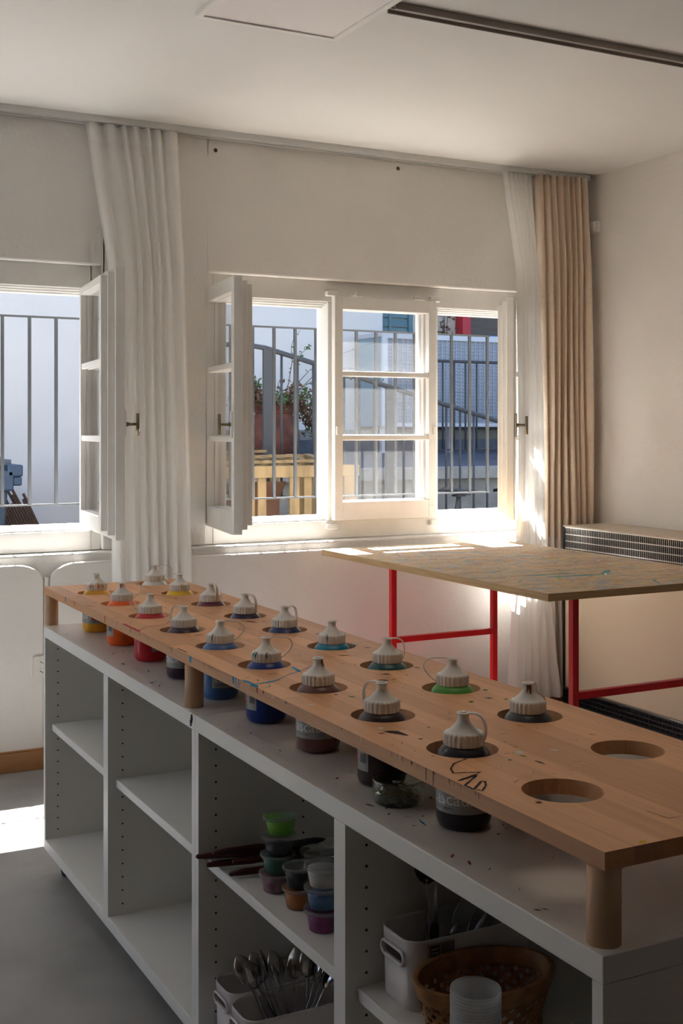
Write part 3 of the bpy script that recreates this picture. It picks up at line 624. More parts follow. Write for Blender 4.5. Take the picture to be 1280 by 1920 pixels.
def strap_mesh(kind):
    m = MB()
    if kind == 'wide': P = [(.008, .184), (.022, .1855), (.040, .183), (.0505, .175), (.0545, .163), (.052, .150), (.044, .139), (.036, .132), (.030, .1295)]
    elif kind == 'close': P = [(.008, .184), (.018, .185), (.027, .181), (.0325, .172), (.035, .160), (.0355, .148), (.034, .137), (.0305, .130)]
    else: P = [(.008, .184), (.0125, .1835), (.0145, .178), (.0145, .170), (.016, .162), (.021, .1555), (.028, .1495), (.0315, .142), (.0315, .132)]
    Q = []
    for i in range(len(P) - 1):
        for k in range(3):
            p0, p1, p2, p3 = (P[max(0, min(len(P) - 1, i + d))] for d in (-1, 0, 1, 2)); u = k / 3
            Q.append(tuple(.5 * (2 * b + (c - a) * u + (2 * a - 5 * b + 4 * c - d) * u * u + (3 * b - a - 3 * c + d) * u ** 3) for a, b, c, d in zip(p0, p1, p2, p3)))
    Q.append(P[-1]); Q = [(r, squat(z)) for r, z in Q]
    w = {'wide': .0015, 'close': .0042, 'down': .0042}[kind]; tk = .0011; vs = []
    for i, (r, z) in enumerate(Q):
        a = Q[max(i - 1, 0)]; b = Q[min(i + 1, len(Q) - 1)]; d = Vector((b[0] - a[0], 0, b[1] - a[1])).normalized(); nn = Vector((-d.z, 0, d.x))
        for sy, sn in ((-1, -1), (1, -1), (1, 1), (-1, 1)): vs.append(Vector((r, 0, z)) + nn * tk * sn + Vector((0, w * sy, 0)))
    fs = [(i * 4 + j, i * 4 + (j + 1) % 4, (i + 1) * 4 + (j + 1) % 4, (i + 1) * 4 + j) for i in range(len(Q) - 1) for j in range(4)]
    m.add(vs, fs + [(3, 2, 1, 0), tuple(len(vs) - 4 + j for j in range(4))]); return m
TXT = [('Lascaux', .0275, .006, .0415), ('Gouache', .0125, .008, .0650), ('the paint of colours', .0060, .006, .0345)]
TG = [(text_geo(a, s), dx, z) for a, s, dx, z in TXT]; TVOL = text_geo('e 500 ml', .0072)
def wrap(m, vs, fs, a0, z0, r, mi=0):
    m.add([(r * math.cos(a0 + x / .0422), r * math.sin(a0 + x / .0422), z0 + y) for x, y, _ in vs], fs, mi)
def arc(m, a0, a1, z0, z1, r, mi=0, n=None):
    n = n or max(2, int(abs(a1 - a0) / .09)); vs = []
    for i in range(n + 1):
        a = a0 + (a1 - a0) * i / n; vs += [(r * math.cos(a), r * math.sin(a), z0), (r * math.cos(a), r * math.sin(a), z1)]
    m.add(vs, [(2 * i, 2 * i + 2, 2 * i + 3, 2 * i + 1) for i in range(n)], mi, True)
lab_mb = MB(); arc(lab_mb, 0, R_(205), .0285, .0785, .04225)
txt_mb = MB()
for (vs, fs), dx, z in TG: wrap(txt_mb, vs, fs, dx / .0422, z, .0425, 1 if z > .06 or z < .04 else 0)
wrap(txt_mb, *TVOL, .100 / .0422, .0325, .0425, 1)
for k in range(14): arc(txt_mb, R_(178 + k * 1.5), R_(178 + k * 1.5 + (.9 if k % 3 else .5)), .042, .058, .0425, 1, 1)
emb_mb = MB(); arc(emb_mb, .104 / .0422, .122 / .0422, .0395, .0555, .0425, 0)
arc(emb_mb, .1113 / .0422, .1147 / .0422, .0425, .0525, .0427, 1, 1); arc(emb_mb, .1078 / .0422, .1182 / .0422, .0458, .0492, .0428, 1, 3)
proto = None
BOT = [ # key, x, y, colour, strap kind, strap azimuth rel. to screen right (deg), label start rel. to viewer, label, tilt
 ('L1', 1.0195, 3.527, (.72, .36, .02), 'down', -82, -150, 'yellow-ochre paint bottle nearest the far front corner of the beech board'),
 ('L2', 1.022, 3.256, (.80, .12, .012), 'wide', 5, -228, 'bright orange paint bottle in the front row, second from the window'),
 ('L3', 1.012, 2.996, (.50, .012, .025), 'wide', 185, 15, 'red paint bottle in the front row with red drips around its hole'),
 ('L4', 1.018, 2.758, (.045, .018, .04), 'close', 160, -135, 'dark plum paint bottle in the front row beside the middle dowel post'),
 ('L5', 1.006, 2.511, (.05, .13, .33), 'wide', -8, -20, 'light cobalt blue paint bottle in the front row right of the middle post'),
 ('L6', 1.0185, 2.274, (.008, .035, .22), 'wide', 12, 130, 'ultramarine blue paint bottle in the front row by the cyan splash'),
 ('L7', 1.011, 2.030, (.16, .075, .06), None, 0, -96, 'mauve-brown paint bottle in the front row with its spout open'),
 ('L8', 1.006, 1.781, (.04, .024, .024), 'close', 150, 120, 'dark brown paint bottle in the front row beside the glass jar of washers'),
 ('L9', 1.012, 1.533, (.012, .012, .018), 'close', -25, -101, 'black paint bottle nearest the viewer in the front row, by a black scribble'),
 ('R0', 1.247, 3.650, (.70, .69, .66), 'wide', 10, 60, 'white paint bottle at the far back corner of the board'),
 ('R1', 1.227, 3.386, (.78, .50, .015), 'wide', 175, 60, 'lemon yellow paint bottle in the back row'),
 ('R2', 1.228, 3.132, (.11, .012, .035), 'close', -55, 60, 'burgundy paint bottle in the back row, between yellow and violet ones'),
 ('R3', 1.225, 2.880, (.028, .022, .07), 'close', -35, 60, 'dark violet paint bottle in the back row'),
 ('R4', 1.221, 2.632, (.015, .03, .14), 'close', 40, 60, 'dark navy blue paint bottle in the back row before the cyan one'),
 ('R5', 1.231, 2.398, (.008, .20, .34), None, 0, 60, 'bright cyan blue paint bottle in the back row'),
 ('R6', 1.232, 2.148, (.015, .085, .085), 'close', -5, 60, 'dark teal paint bottle in the back row'),
 ('R7', 1.231, 1.898, (.10, .36, .06), 'wide', 172, 60, 'bright green paint bottle in the back row'),
 ('R8', 1.212, 1.656, (.05, .05, .055), 'down', 22, 60, 'dark grey paint bottle with a rust-stained spout, last in the back row'),
]
RIGHT = R_(-27.6)
shared = {}; rnd2 = random.Random(8)
SPOT = {'L1': [(-20, 'orange'), (25, 'orange'), (50, 'orange')], 'L2': [(-8, 'red')], 'R1': [(20, 'yellow')], 'L5': [(-40, 'rust')], 'L6': [(-50, 'teal'), (10, 'teal')], 'L7': [(50, 'rust')], 'R8': [(-10, 'rust'), (15, 'rust')], 'R5': [(-20, 'navy')]}
HOLE = {('L%d' % (i + 1)): q for i, q in enumerate(HL)}; HOLE.update({('R%d' % i): q for i, q in enumerate(HR)})
for key, x, y, col, sk, saz, ls, lab in BOT:
    hx, hy = HOLE[key]; d_ = math.hypot(x - hx, y - hy)
    if d_ > .0125: x, y = hx + (x - hx) * .0125 / d_, hy + (y - hy) * .0125 / d_
    t = thing('paint_bottle', lab, 'paint bottle', (x, y, .7606), group='squeeze bottles of paint in the beech rack')
    pm = mat('paint_' + key, col, .28, spec=.5, noise=.04, scale=15)
    b = MB().lathe(BODY, n=56).build('body', pm, t)
    if 'cap' not in shared:
        c = cap0.build('cap', M_CAP, t); shared['cap'] = c
        l = lab_mb.build('label', M_LABEL, t); shared['label'] = l
        x_ = txt_mb.build('lettering', [M_TEXT, M_TEXTD], l); shared['lettering'] = x_
        e = emb_mb.build('emblem', [M_EMB, M_TEXT], l); shared['emblem'] = e
    else:
        c = shared['cap'].copy(); COL.objects.link(c); c.parent = t
        l = shared['label'].copy(); COL.objects.link(l); l.parent = t
        for q in ('lettering', 'emblem'): z = shared[q].copy(); COL.objects.link(z); z.parent = l
    l.rotation_euler = (0, 0, CAMA + R_(ls))
    c.rotation_euler = (0, 0, len(lab) * .37)
    if sk:
        if sk not in shared: s = strap_mesh(sk).build('strap', M_CAP, t, bevel=.0005); shared[sk] = s
        else: s = shared[sk].copy(); COL.objects.link(s); s.parent = t
        s.rotation_euler = (0, 0, RIGHT + R_(saz))
    if key in SPOT:
        sp = MB()
        for a, cn in SPOT[key]:
            aa = CAMA + R_(a); r0 = .0312; hi = key in ('L2', 'R8', 'L7')
            for j in range(3):
                ab = aa + R_(rnd2.uniform(-9, 9)); w0_ = rnd2.uniform(.0008, .0022)
                pts = [(.0096, .181), (.0101, .174), (.0142, rnd2.uniform(.160, .168))] if hi else [(.0262, .1456), (.0308, .1405), (.0309, rnd2.uniform(.127, .136))]
                vs = []
                for i, (r, z) in enumerate(pts):
                    z = squat(z) + (.0004 if hi else 0); w_ = w0_ * (.8, 1.3, .3)[i]
                    vs += [(r * math.cos(ab - w_ / r), r * math.sin(ab - w_ / r), z), (r * math.cos(ab + w_ / r), r * math.sin(ab + w_ / r), z)]
                sp.add(vs, [(0, 1, 3, 2), (2, 3, 5, 4)], PK.index(cn))
        sp.build('paint_smear', [M_PAINT[k] for k in PK], t)
# ================================================================== JAR OF WASHERS
JX, JY = .987, 1.688
t = thing('glass_jar', 'low round glass jar holding washers, under the front edge of the board', 'jar', (JX, JY, .7606))
MB().lathe([(.001, .0025), (.034, .0025), (.0385, .005), (.040, .010), (.040, .030), (.0385, .0325), (.0385, .0375), (.0405, .039), (.0415, .037), (.0415, .033), (.0425, .030), (.0425, .009), (.041, .003), (.036, 0), (.001, 0)], n=56, capb=False, capt=False).build('jar_wall', M_JAR, t)
MB().lathe([(.0395, .0345), (.0425, .0355), (.0428, .0375), (.0415, .0395), (.0395, .039)], n=56, capb=False, capt=False).build('rim', glass('jar_rim_glass', tint=(.8, .84, .8), refl=2.2), t)
wp = MB().lathe([(.0028, 0), (.0072, 0), (.0072, .0012), (.0028, .0012), (.0028, 0)], n=24, capb=False, capt=False, smooth=False)
rnd = random.Random(2); w0 = None
MW = [mat('washer_zinc', (.42, .40, .33), .35, .8), mat('washer_yellow', (.36, .31, .16), .4, .8)]
k = 0
for lvl, (cnt, z) in enumerate(((9, .0045), (9, .0085), (9, .0125), (8, .0165), (7, .0205))):
    for i in range(cnt):
        a = 2 * math.pi * i / cnt + lvl * .5 + rnd.uniform(-.1, .1); r = .0285 if i % 4 else .013
        if w0 is None: w0 = wp.build('washer', MW[0]); o = w0
        else: o = w0.copy(); COL.objects.link(o)
        tilt = rnd.uniform(.15, 1.2) if i % 4 else rnd.uniform(0, .3)
        o.location = (JX + r * math.cos(a), JY + r * math.sin(a), .7606 + z + .004 * math.sin(tilt)); o.rotation_euler = (0, tilt * .6, a)
        tag(o, 'dull metal washer lying in the low glass jar', 'washer', 'washers in the glass jar')
# ================================================================== COMPARTMENT CONTENTS
ZS = .461
def tub(x, y, z, r, h, fill, level, lab, name='paint_tub', lidcol=None, tilt=0, swirl=None):
    t = thing(name, lab, 'paint tub', (x, y, z), group='small lidded paint tubs stacked on the shelf'); t.rotation_euler = (tilt, tilt * .6, 0)
    rb = r * .76
    MB().lathe([(.001, .0004), (rb - .002, .0004), (rb, .002), (r * .97, h - .005)], n=40, capb=False, capt=False).build('container', M_CLEAR, t)
    lv = h * level
    MB().lathe([(.001, .0012), (rb - .0012, .0016), (rb + (r * .97 - rb) * level - .0012, lv), (.001, lv - .001)], n=40, capb=False, capt=False).build('paint', mat('tub_paint_' + lab[:14], fill, .45, col2=swirl, scale=45), t)
    MB().lathe([(r * .93, h - .0055), (r * 1.06, h - .0055), (r * 1.07, h - .004), (r * 1.06, h - .001), (r * .99, h), (r * .96, h - .0025), (.001, h - .003)], n=40, capb=False, capt=False).build('lid', lidcol or M_LID, t)
H = .0375
st = [((.40, .20, .24), .85, 'purple and pink swirled paint tub at the bottom of the tallest stack', (.10, .03, .07)), ((.015, .13, .085), .92, 'dark green paint tub second from the bottom of the tallest stack', None), ((.03, .035, .04), .40, 'clear tub of dark paint under the bright green tub', None), ((.14, .46, .012), .93, 'bright green paint tub on top of the tallest stack', None)]
for i, (c, lv, lab, sw) in enumerate(st): tub(.983 + .002 * i - .003, 2.152 - .003 * i, ZS + H * i + .0002, .0325, H, c, lv, lab, swirl=sw, tilt=.0 if i < 3 else -.03)
for i, (c, lv, lab) in enumerate([((.45, .13, .012), .9, 'orange paint tub under the dark grey one in the short stack'), ((.025, .028, .032), .9, 'dark grey paint tub on top of the orange one')]): tub(.984, 2.058 - .002 * i, ZS + .040 * i + .0002, .030, .040, c, lv, lab)
for i, (c, lv, lab, sw) in enumerate([((.35, .04, .22), .9, 'magenta paint tub at the bottom beside the middle upright', (.10, .03, .10)), ((.05, .12, .26), .62, 'blue paint tub between the magenta and the white tubs', None), ((.52, .49, .46), .8, 'cloudy white paint tub on top of the blue one', None)]): tub(.978, 1.945 - .001 * i, ZS + .040 * i + .0002, .0325, .040, c, lv, lab, swirl=sw)
for i, (c, lv, lab) in enumerate([((.04, .05, .05), .8, 'dark paint tub at the back of the shelf under a closed clear one'), ((.10, .11, .11), .4, 'clear lidded tub at the back behind the dark grey one')]): tub(1.052, 2.116, ZS + .040 * i + .0002, .0325, .040, c, lv, lab)
# brushes
BR = [((.908, 2.364), 4, 0, 'topmost red-handled brush by the left upright, at the back of the pile'), ((.880, 2.330), -7, 1, 'red-handled brush reaching furthest out over the shelf front'), ((.898, 2.318), -2, 0, 'red-handled brush lying in the middle of the brush pile'), ((.902, 2.290), 1, 2, 'red-handled brush fourth in the pile, under the tall stack'), ((.920, 2.250), 2, 0, 'red-handled brush nearest the tubs, its end just inside the shelf'), ((.935, 2.268), -3, 1, 'shorter red-handled brush between the others in the pile')]
b0 = None
for (x, y), az, lv, lab in BR:
    if b0 is None:
        t = b0 = thing('paint_brush', lab, 'brush', (x, y, 0))
        MB().tube([(0, 0, 0), (.004, 0, 0), (.03, 0, .0006), (.09, 0, .001), (.13, 0, .001), (.15, 0, 0)], [.0025, .005, .0068, .0075, .006, .0085], 14).build('handle', M_BRUSHH, t)
        MB().tube([(.148, 0, 0), (.155, 0, 0), (.180, 0, 0)], [.009, .0095, .010], 16, flat=.7).build('ferrule', mat('dark_ferrule', (.09, .085, .08), .35, .9), t)
        MB().tube([(.179, 0, 0), (.195, 0, 0), (.215, 0, .001), (.230, 0, .002), (.236, 0, .002)], [.0098, .0125, .0115, .006, .001], 16, flat=.55).build('bristles', mat('black_bristle', (.014, .013, .013), .8), t)
    else: t = copy_tree(b0)
    tag(t, lab, 'brush', 'red-handled brushes lying on the shelf')
    t.location = (x, y, ZS + .0098 + lv * .0165); t.rotation_euler = (0, R_(-1.5 if lv else -1.5), R_(az - 14))
# ---- plastic bins
def plastic_bin(x0, x1, y0, y1, z, h, lab, sticker=False):
    cx, cy = (x0 + x1) / 2, (y0 + y1) / 2; t = thing('plastic_bin', lab, 'bin', (cx, cy, z), group='white plastic bins in the shelf unit')
    a, b = (x1 - x0) / 2, (y1 - y0) / 2; m = MB(); lay = []
    for (g, zz, inn) in ((-.004, 0, 0), (-.0015, .003, 0), (.0, .012, 0), (.003, h - .004, 0), (.0035, h, 0), (.0015, h, 1), (.0, h - .006, 1), (-.0035, .012, 1), (-.006, .004, 1)):
        lay.append([(px, py, zz) for px, py in rrect(-a - g + .003, a + g - .003, -b - g + .003, b + g - .003, min(.027, b * .7) + g, 6)])
    n = len(lay[0]); vs = [p for L in lay for p in L]
    fs = [(j * n + i, j * n + (i + 1) % n, (j + 1) * n + (i + 1) % n, (j + 1) * n + i) for j in range(len(lay) - 1) for i in range(n)]
    fs += [tuple(range(n - 1, -1, -1)), tuple((len(lay) - 1) * n + i for i in range(n))]
    m.add(vs, fs, 0, True); o = m.build('bin_body', M_BINW, t)
    hz = h * .72; wv = min(.024, b * .5)
    c = MB().prism([(sx * wv + .009 * math.cos(R_(q)), hz + .009 * math.sin(R_(q))) for sx, q0 in ((1, -90), (-1, 90)) for q in range(q0, q0 + 181, 30)], -a - .02, -a + .02, axis='x')
    cu = c.build('cutter', M_BINW); cu.parent = t; cut(o, cu)
    for p in o.data.polygons: p.use_smooth = abs(p.normal.z) < .9
    # raised rim round the grip hole
    path = [(-a - .001, sx * wv + .0105 * math.cos(R_(q)), hz + .0105 * math.sin(R_(q))) for sx, q0 in ((1, -90), (-1, 90)) for q in range(q0, q0 + 181, 20)]
    path.append(path[0]); MB().tube(path, .0028, 8).build('grip_rim', M_BINW, t)
    if sticker:
        s = MB(); X0 = -a + .030; y = -b - .0012; s.box(X0, X0 + .050, y - .0006, y, h - .045, h - .006, 0); s.box(X0 + .004, X0 + .022, y - .001, y - .0006, h - .026, h - .009, 1); s.box(X0 + .025, X0 + .049, y - .001, y - .0006, h - .032, h - .008, 2); s.box(X0 + .004, X0 + .02, y - .001, y - .0006, h - .034, h - .030, 3); s.box(X0 + .004, X0 + .02, y - .001, y - .0006, h - .041, h - .039, 3)
        st_ = s.build('sticker', [mat('sticker_beige', (.34, .26, .24), .5), M_BLACK, mat('sticker_photo', (.16, .12, .11), .5), mat('sticker_red', (.22, .04, .04), .5)], t)
        tm = MB()
        for k_, wd in enumerate(('SMART', 'STORE')):
            vs, fs = text_geo(wd, .0046); tm.add([(X0 + .006 + vx, y - .0012, h - .0165 - k_ * .006 + vy) for vx, vy, _ in vs], fs)
        tm.build('print', M_TEXT, st_)
    return t
plastic_bin(.925, 1.165, 2.252, 2.355, .1077, .115, 'white plastic bin behind the spoon bin at the bottom of the shelf unit')
plastic_bin(.912, 1.152, 2.132, 2.238, .1077, .115, 'white plastic bin full of spoons at the bottom of the shelf unit')
plastic_bin(1.185, 1.335, 2.235, 2.35, .1077, .125, 'short white plastic bin at the back, furthest inside the bottom compartment')
plastic_bin(.950, 1.190, 1.590, 1.695, .4612, .112, 'white plastic bin with a sticker, holding spatulas', True)
# ---- spoons
def spoon_mb(L, bl, bw, wide=.0045):
    bowl = MB(); n, k = 14, 8; vs = []
    for i in range(n + 1):
        u = i / n; x = L - bl + bl * u; hw = bw * (math.sin(math.pi * min(1, u ** .85 * .98 + .02))) ** .62 if u < 1 else 0
        for j in range(k + 1):
            v = -1 + 2 * j / k; vs.append((x, hw * v, -.0075 * math.sin(math.pi * u) * (1 - v * v) + .003 * u))
    q = k + 1; bowl.add(vs, [(i * q + j, (i + 1) * q + j, (i + 1) * q + j + 1, i * q + j + 1) for i in range(n) for j in range(k)], 0, True)
    hd = MB().tube([(0, 0, 0), (.01, 0, 0), (.05, 0, -.001), (L - bl - .03, 0, .003), (L - bl, 0, .001), (L - bl + .008, 0, -.001)], [wide * 1.2, wide * 1.7, wide * 1.3, wide * .7, wide * .8, wide], 12, flat=.3)
    return bowl, hd
M_SPOON = mat('spoon_steel', (.36, .34, .32), .18, 1)
bw_, hd_ = spoon_mb(.205, .062, .0205); sp0 = None
def aim(o, base, tip, roll):
    d = Vector(tip) - Vector(base); q = d.to_track_quat('X', 'Z'); o.rotation_mode = 'QUATERNION'
    from mathutils import Quaternion
    o.rotation_quaternion = q @ Quaternion((1, 0, 0), roll); o.location = base
SPN = [((1.01, 2.19, .118), (.948, 2.262, .290), 2.2, 'spoon leaning furthest left, its bowl over the rear bin'),
       ((1.02, 2.18, .116), (.975, 2.262, .305), 2.6, 'narrow-looking spoon second from the left in the spoon bin'),
       ((1.03, 2.18, .120), (.988, 2.246, .312), 3.6, 'dark-bowled spoon beside the two upright ones at the left'),
       ((1.04, 2.17, .116), (1.005, 2.232, .316), 2.9, 'tallest spoon of the left-hand group, seen nearly edge on'),
       ((1.03, 2.20, .125), (.962, 2.205, .262), 2.0, 'spoon lying low over the left rim of the spoon bin'),
       ((1.05, 2.19, .116), (.990, 2.172, .286), 2.4, 'spoon with bowl tipped down at the front left of the bin'),
       ((1.02, 2.16, .118), (1.058, 2.228, .314), 2.8, 'spoon standing in the middle with its shiny bowl facing out'),
       ((1.05, 2.16, .116), (1.078, 2.208, .300), 3.7, 'dark spoon right of the middle one, bowl turned away'),
       ((1.02, 2.16, .120), (1.105, 2.180, .280), 2.2, 'shiny spoon fanned to the right, outermost of the three'),
       ((1.02, 2.17, .118), (1.095, 2.190, .288), 2.7, 'spoon fanned to the right, behind the outermost one'),
       ((1.01, 2.155, .122), (1.110, 2.165, .272), 3.0, 'lowest spoon fanned to the right over the bin rim')]
for base, tip, roll, lab in SPN:
    if sp0 is None:
        t = sp0 = thing('spoon', lab, 'spoon'); b = bw_.build('bowl', M_SPOON, t); sd = b.modifiers.new('thickness', 'SOLIDIFY'); sd.thickness = .0012; hd_.build('handle', M_SPOON, t)
    else: t = copy_tree(sp0)
    tag(t, lab, 'spoon', 'spoons standing in the white bin'); aim(t, base, tip, roll)
# ---- utensils in the sticker bin
def spatula(lab, base, tip, roll, col, L=.235, hw=.021, hl=.075, tw=.9):
    t = thing('spatula', lab, 'spatula', group='kitchen tools in the sticker bin')
    pts = [(L - hl, -.008), (L - hl + .012, -hw * .8), (L - .02, -hw), (L - .004, -hw * .7), (L, 0), (L - .004, hw * .7 * tw), (L - .02, hw * tw), (L - hl + .012, hw * .8), (L - hl, .008)]
    MB().prism(pts, -.0012, .0012).build('blade', col, t, bevel=.0006)
    MB().tube([(.09, 0, 0), (L - hl + .006, 0, 0)], [.0045, .0035], 10).build('neck', M_STEEL, t)
    MB().tube([(0, 0, 0), (.004, 0, 0), (.05, 0, 0), (.088, 0, 0), (.094, 0, 0)], [.004, .0075, .0085, .007, .0045], 12).build('handle', M_BLACK, t)
    aim(t, base, tip, roll)
M_SIL = mat('grey_silicone', (.20, .20, .20), .5); M_SILD = mat('black_silicone', (.02, .02, .022), .5)
spatula('grey flat spatula leaning across the other tools in the sticker bin', (1.00, 1.64, .475), (1.135, 1.63, .665), 1.5, M_SIL, .225, .019, .115)
spatula('black spatula standing upright at the back of the sticker bin', (1.03, 1.655, .472), (1.055, 1.672, .700), 1.2, M_SILD)
spatula('dark spatula leaning right in the sticker bin', (1.03, 1.62, .474), (1.185, 1.645, .645), 1.9, M_SILD)
spatula('green-grey spatula lying furthest right over the bin rim', (1.05, 1.64, .48), (1.205, 1.655, .635), 1.4, mat('green_grey_silicone', (.10, .115, .10), .5), hw=.026)
bw2, hd2 = spoon_mb(.225, .07, .021)
for i, (base, tip, roll, lab) in enumerate([((1.02, 1.65, .472), (1.035, 1.682, .695), 2.9, 'dark ladle-like spoon at the back left of the sticker bin'), ((1.06, 1.63, .473), (1.13, 1.66, .665), 2.3, 'steel spoon standing between the spatulas'), ((1.07, 1.61, .475), (1.165, 1.64, .645), 2.0, 'steel spoon tilting right among the spatulas')]):
    t = thing('serving_spoon', lab, 'spoon', group='kitchen tools in the sticker bin'); b = bw2.build('bowl', M_SPOON if i else M_SILD, t); sd = b.modifiers.new('thickness', 'SOLIDIFY'); sd.thickness = .0012; hd2.build('handle', M_SPOON, t); aim(t, base, tip, roll)
# ---- bamboo basket
def basket(cx, cy, z, a, b, h):
    t = thing('woven_basket', 'oval woven bamboo basket on the near shelf behind the stack of cups', 'basket', (cx, cy, z))
    N = 26; wv = MB()
    def pos(u, v, off): 
        g = .80 + .20 * v; return ((a * g + off) * math.cos(u), (b * g + off) * math.sin(u), .002 + (h - .012) * v)
    for dr in (1, -1):
        for k in range(N):
            vs = []; n = 16
            for i in range(n + 1):
                v = i / n; u = 2 * math.pi * k / N + dr * v * 1.0
                ph = math.pi * (v * 1.0 * N / math.pi + k); off = dr * .0012 * math.cos(ph)
                for s in (-1, 1): vs.append(pos(u + s * .062, v, off))
                for s in (1, -1): vs.append(pos(u + s * .062, v, off - .0016))
            fs = [(i * 4 + j, i * 4 + (j + 1) % 4, (i + 1) * 4 + (j + 1) % 4, (i + 1) * 4 + j) for i in range(n) for j in range(4)]
            wv.add(vs, fs)
    wv.build('weave', M_BAMBOO, t)
    def band(z0, z1, o0, o1, nm):
        m = MB(); n = 72; vs = []
        for zz, o in ((z0, o1), (z1, o1), (z1, o0), (z0, o0)):
            g = .80 + .20 * min(1, zz / h)
            for i in range(n): u = 2 * math.pi * i / n; vs.append(((a * g + o) * math.cos(u), (b * g + o) * math.sin(u), zz))
        m.add(vs, [(j * n + i, j * n + (i + 1) % n, ((j + 1) % 4) * n + (i + 1) % n, ((j + 1) % 4) * n + i) for j in range(4) for i in range(n)], 0, True)
        m.build(nm, M_BAMBOO, t, bevel=.0008)
    band(h - .024, h, -.0045, .0045, 'rim_band'); band(0, .010, -.004, .004, 'foot_band')
    MB().lathe([(.001, .002), (.8, .002), (.8, .004), (.001, .004)], n=40, sx=a, sy=b, capb=False, capt=False, smooth=False).build('base', M_BAMBOO, t)
basket(1.030, 1.506, .4612, .1125, .076, .090)
tag(MB().prism([(-.06, -.032), (.05, -.036), (.056, .028), (-.052, .034)], 0, .002).box(-.045, .045, -.028, .026, .002, .004).build('paper_stack', M_PAPER, loc=(1.045, 1.506, .467)), 'pale folded papers lying inside the bamboo basket', 'paper')
# ---- stack of clear cups
cup0 = None
for i in range(13):
    lab = 'clear plastic cup in the nested stack before the basket' if i < 12 else 'topmost clear plastic cup of the nested stack, open mouth up'
    if cup0 is None: o = cup0 = MB().lathe([(.001, .001), (.026, .001), (.027, .003), (.0345, .062), (.0358, .063), (.0362, .0645), (.0355, .066), (.0345, .0655)], n=48, capb=False, capt=False).build('plastic_cup', M_CUP)
    else: o = cup0.copy(); COL.objects.link(o)
    o.location = (.947, 1.4065, .4612 + i * .0047); tag(o, lab, 'cup', 'nested clear plastic cups')
# ================================================================== OUTSIDE
struct('ground_yard', MB().box(-14, 24, 5.3, 30, -.12, 0), M_YARD)
# facade across the yard
struct('wall_facade', MB().box(-14, 5.669, 10.0, 10.6, 0, 7.6), M_FACADE)
struct('wall_stucco', MB().box(5.669, 24, 10.36, 11, 0, 7.6), M_STUCCO)
# side walls that close the yard
def box_thing(name, lab, cat, parts, loc=(0, 0, 0)):
    t = thing(name, lab, cat, loc)
    for nm, mb, m, bv in parts: mb.build(nm, m, t, bevel=bv)
    return t
sh = MB()
for i in range(16): sh.box(5.70, 6.14, 10.29, 10.31, 2.02 + i * .09, 2.10 + i * .09)
box_thing('window_shutter', 'blue painted shutter on the far wall behind the grey cabin', 'shutter', [('frame', MB().box(5.672, 5.715, 10.27, 10.36, 2.0, 3.5).box(6.12, 6.17, 10.27, 10.36, 2.0, 3.5).box(5.90, 5.93, 10.28, 10.33, 2.0, 3.5), M_BLUE, .004), ('louvres', sh, M_BLUE, 0)])
box_thing('red_window', 'red-framed far window with a brown blind', 'window', [('frame', MB().box(6.725, 6.765, 10.22, 10.36, 2.2, 3.6).box(6.775, 6.805, 10.24, 10.36, 2.2, 3.6).box(6.81, 6.85, 10.26, 10.36, 2.2, 3.6).box(6.725, 8.2, 10.24, 10.36, 2.15, 2.25), M_REDF, .004), ('blind', MB().box(6.85, 8.15, 10.30, 10.34, 2.33, 3.6), M_BLIND, 0), ('blind_rail', MB().box(6.85, 8.15, 10.28, 10.34, 2.29, 2.33), mat('bright_blue_rail', (.02, .22, .5), .5), 0)])
# wall shrub on the stucco
rnd = random.Random(21)
def leaf(m, p, s, mi, rnd, el=1.7):
    d = Vector((rnd.gauss(0, 1), rnd.gauss(0, 1), rnd.gauss(0, 1))).normalized(); n = d.orthogonal().normalized(); b = d.cross(n); n = (n * math.cos(1) + b * math.sin(1))
    p = Vector(p); bend = d.cross(n) * s * .15
    m.add([p, p + d * s * el * .5 + n * s * .45 + bend, p + d * s * el, p + d * s * el * .5 - n * s * .45 + bend], [(0, 1, 2), (0, 2, 3)], mi)
t = thing('wall_plant', 'dry reddish climber against the rough far wall beside the red window', 'plant', (6.58, 10.33, 2.28))
m = MB(); stx = MB()
for i in range(4):
    a = rnd.uniform(-.06, .12); h_ = rnd.uniform(.12, .5); pts = [(a * .3, 0, -.25), (a * .7, -.03, h_ * .3), (a, -.05, h_)]
    stx.tube(pts, [.006, .004, .002], 5)
    for k in range(9): f = rnd.random() ** .7; leaf(m, (a * f + rnd.gauss(0, .035), -.03 + rnd.gauss(0, .02), h_ * f * 1.1 - .1 + rnd.gauss(0, .04)), rnd.uniform(.02, .042), 0 if rnd.random() < .85 else 1, rnd)
stx.build('stem', mat('brown_stem', (.09, .05, .03), .8), t); m.build('foliage', [M_LEAFD, M_LEAF], t)
# cabin: metal-framed enclosure with mesh front on short legs
t = thing('cabin', 'grey boxed plant enclosure with white-framed mesh front on short legs', 'enclosure', (5.385, 9.5, 1.15))
bx = MB().box(.004, 3.2, .03, .60, .24, 1.08).build('body', M_TEAL, t, bevel=.004)
fr = MB()
for q in ((0, .055, .24, 1.10), (3.15, 3.2, .24, 1.10), (.055, 3.15, 1.045, 1.10), (.055, 3.15, .24, .275)): fr.box(q[0], q[1], 0, .03, q[2], q[3])
fr.box(-.004, .0, .0, .60, 1.06, 1.10)
fr.build('front_frame', mat('cabin_white', (.46, .48, .52), .5), t, bevel=.003)
me = MB(); me.box(.055, 3.15, .022, .026, .275, 1.045, 1)
for i in range(58): xx = .055 + i * .053; me.box(xx, xx + .012, .014, .020, .275, 1.045)
for i in range(24): zz = .28 + i * .032; me.box(.055, 3.15, .014, .020, zz, zz + .006)
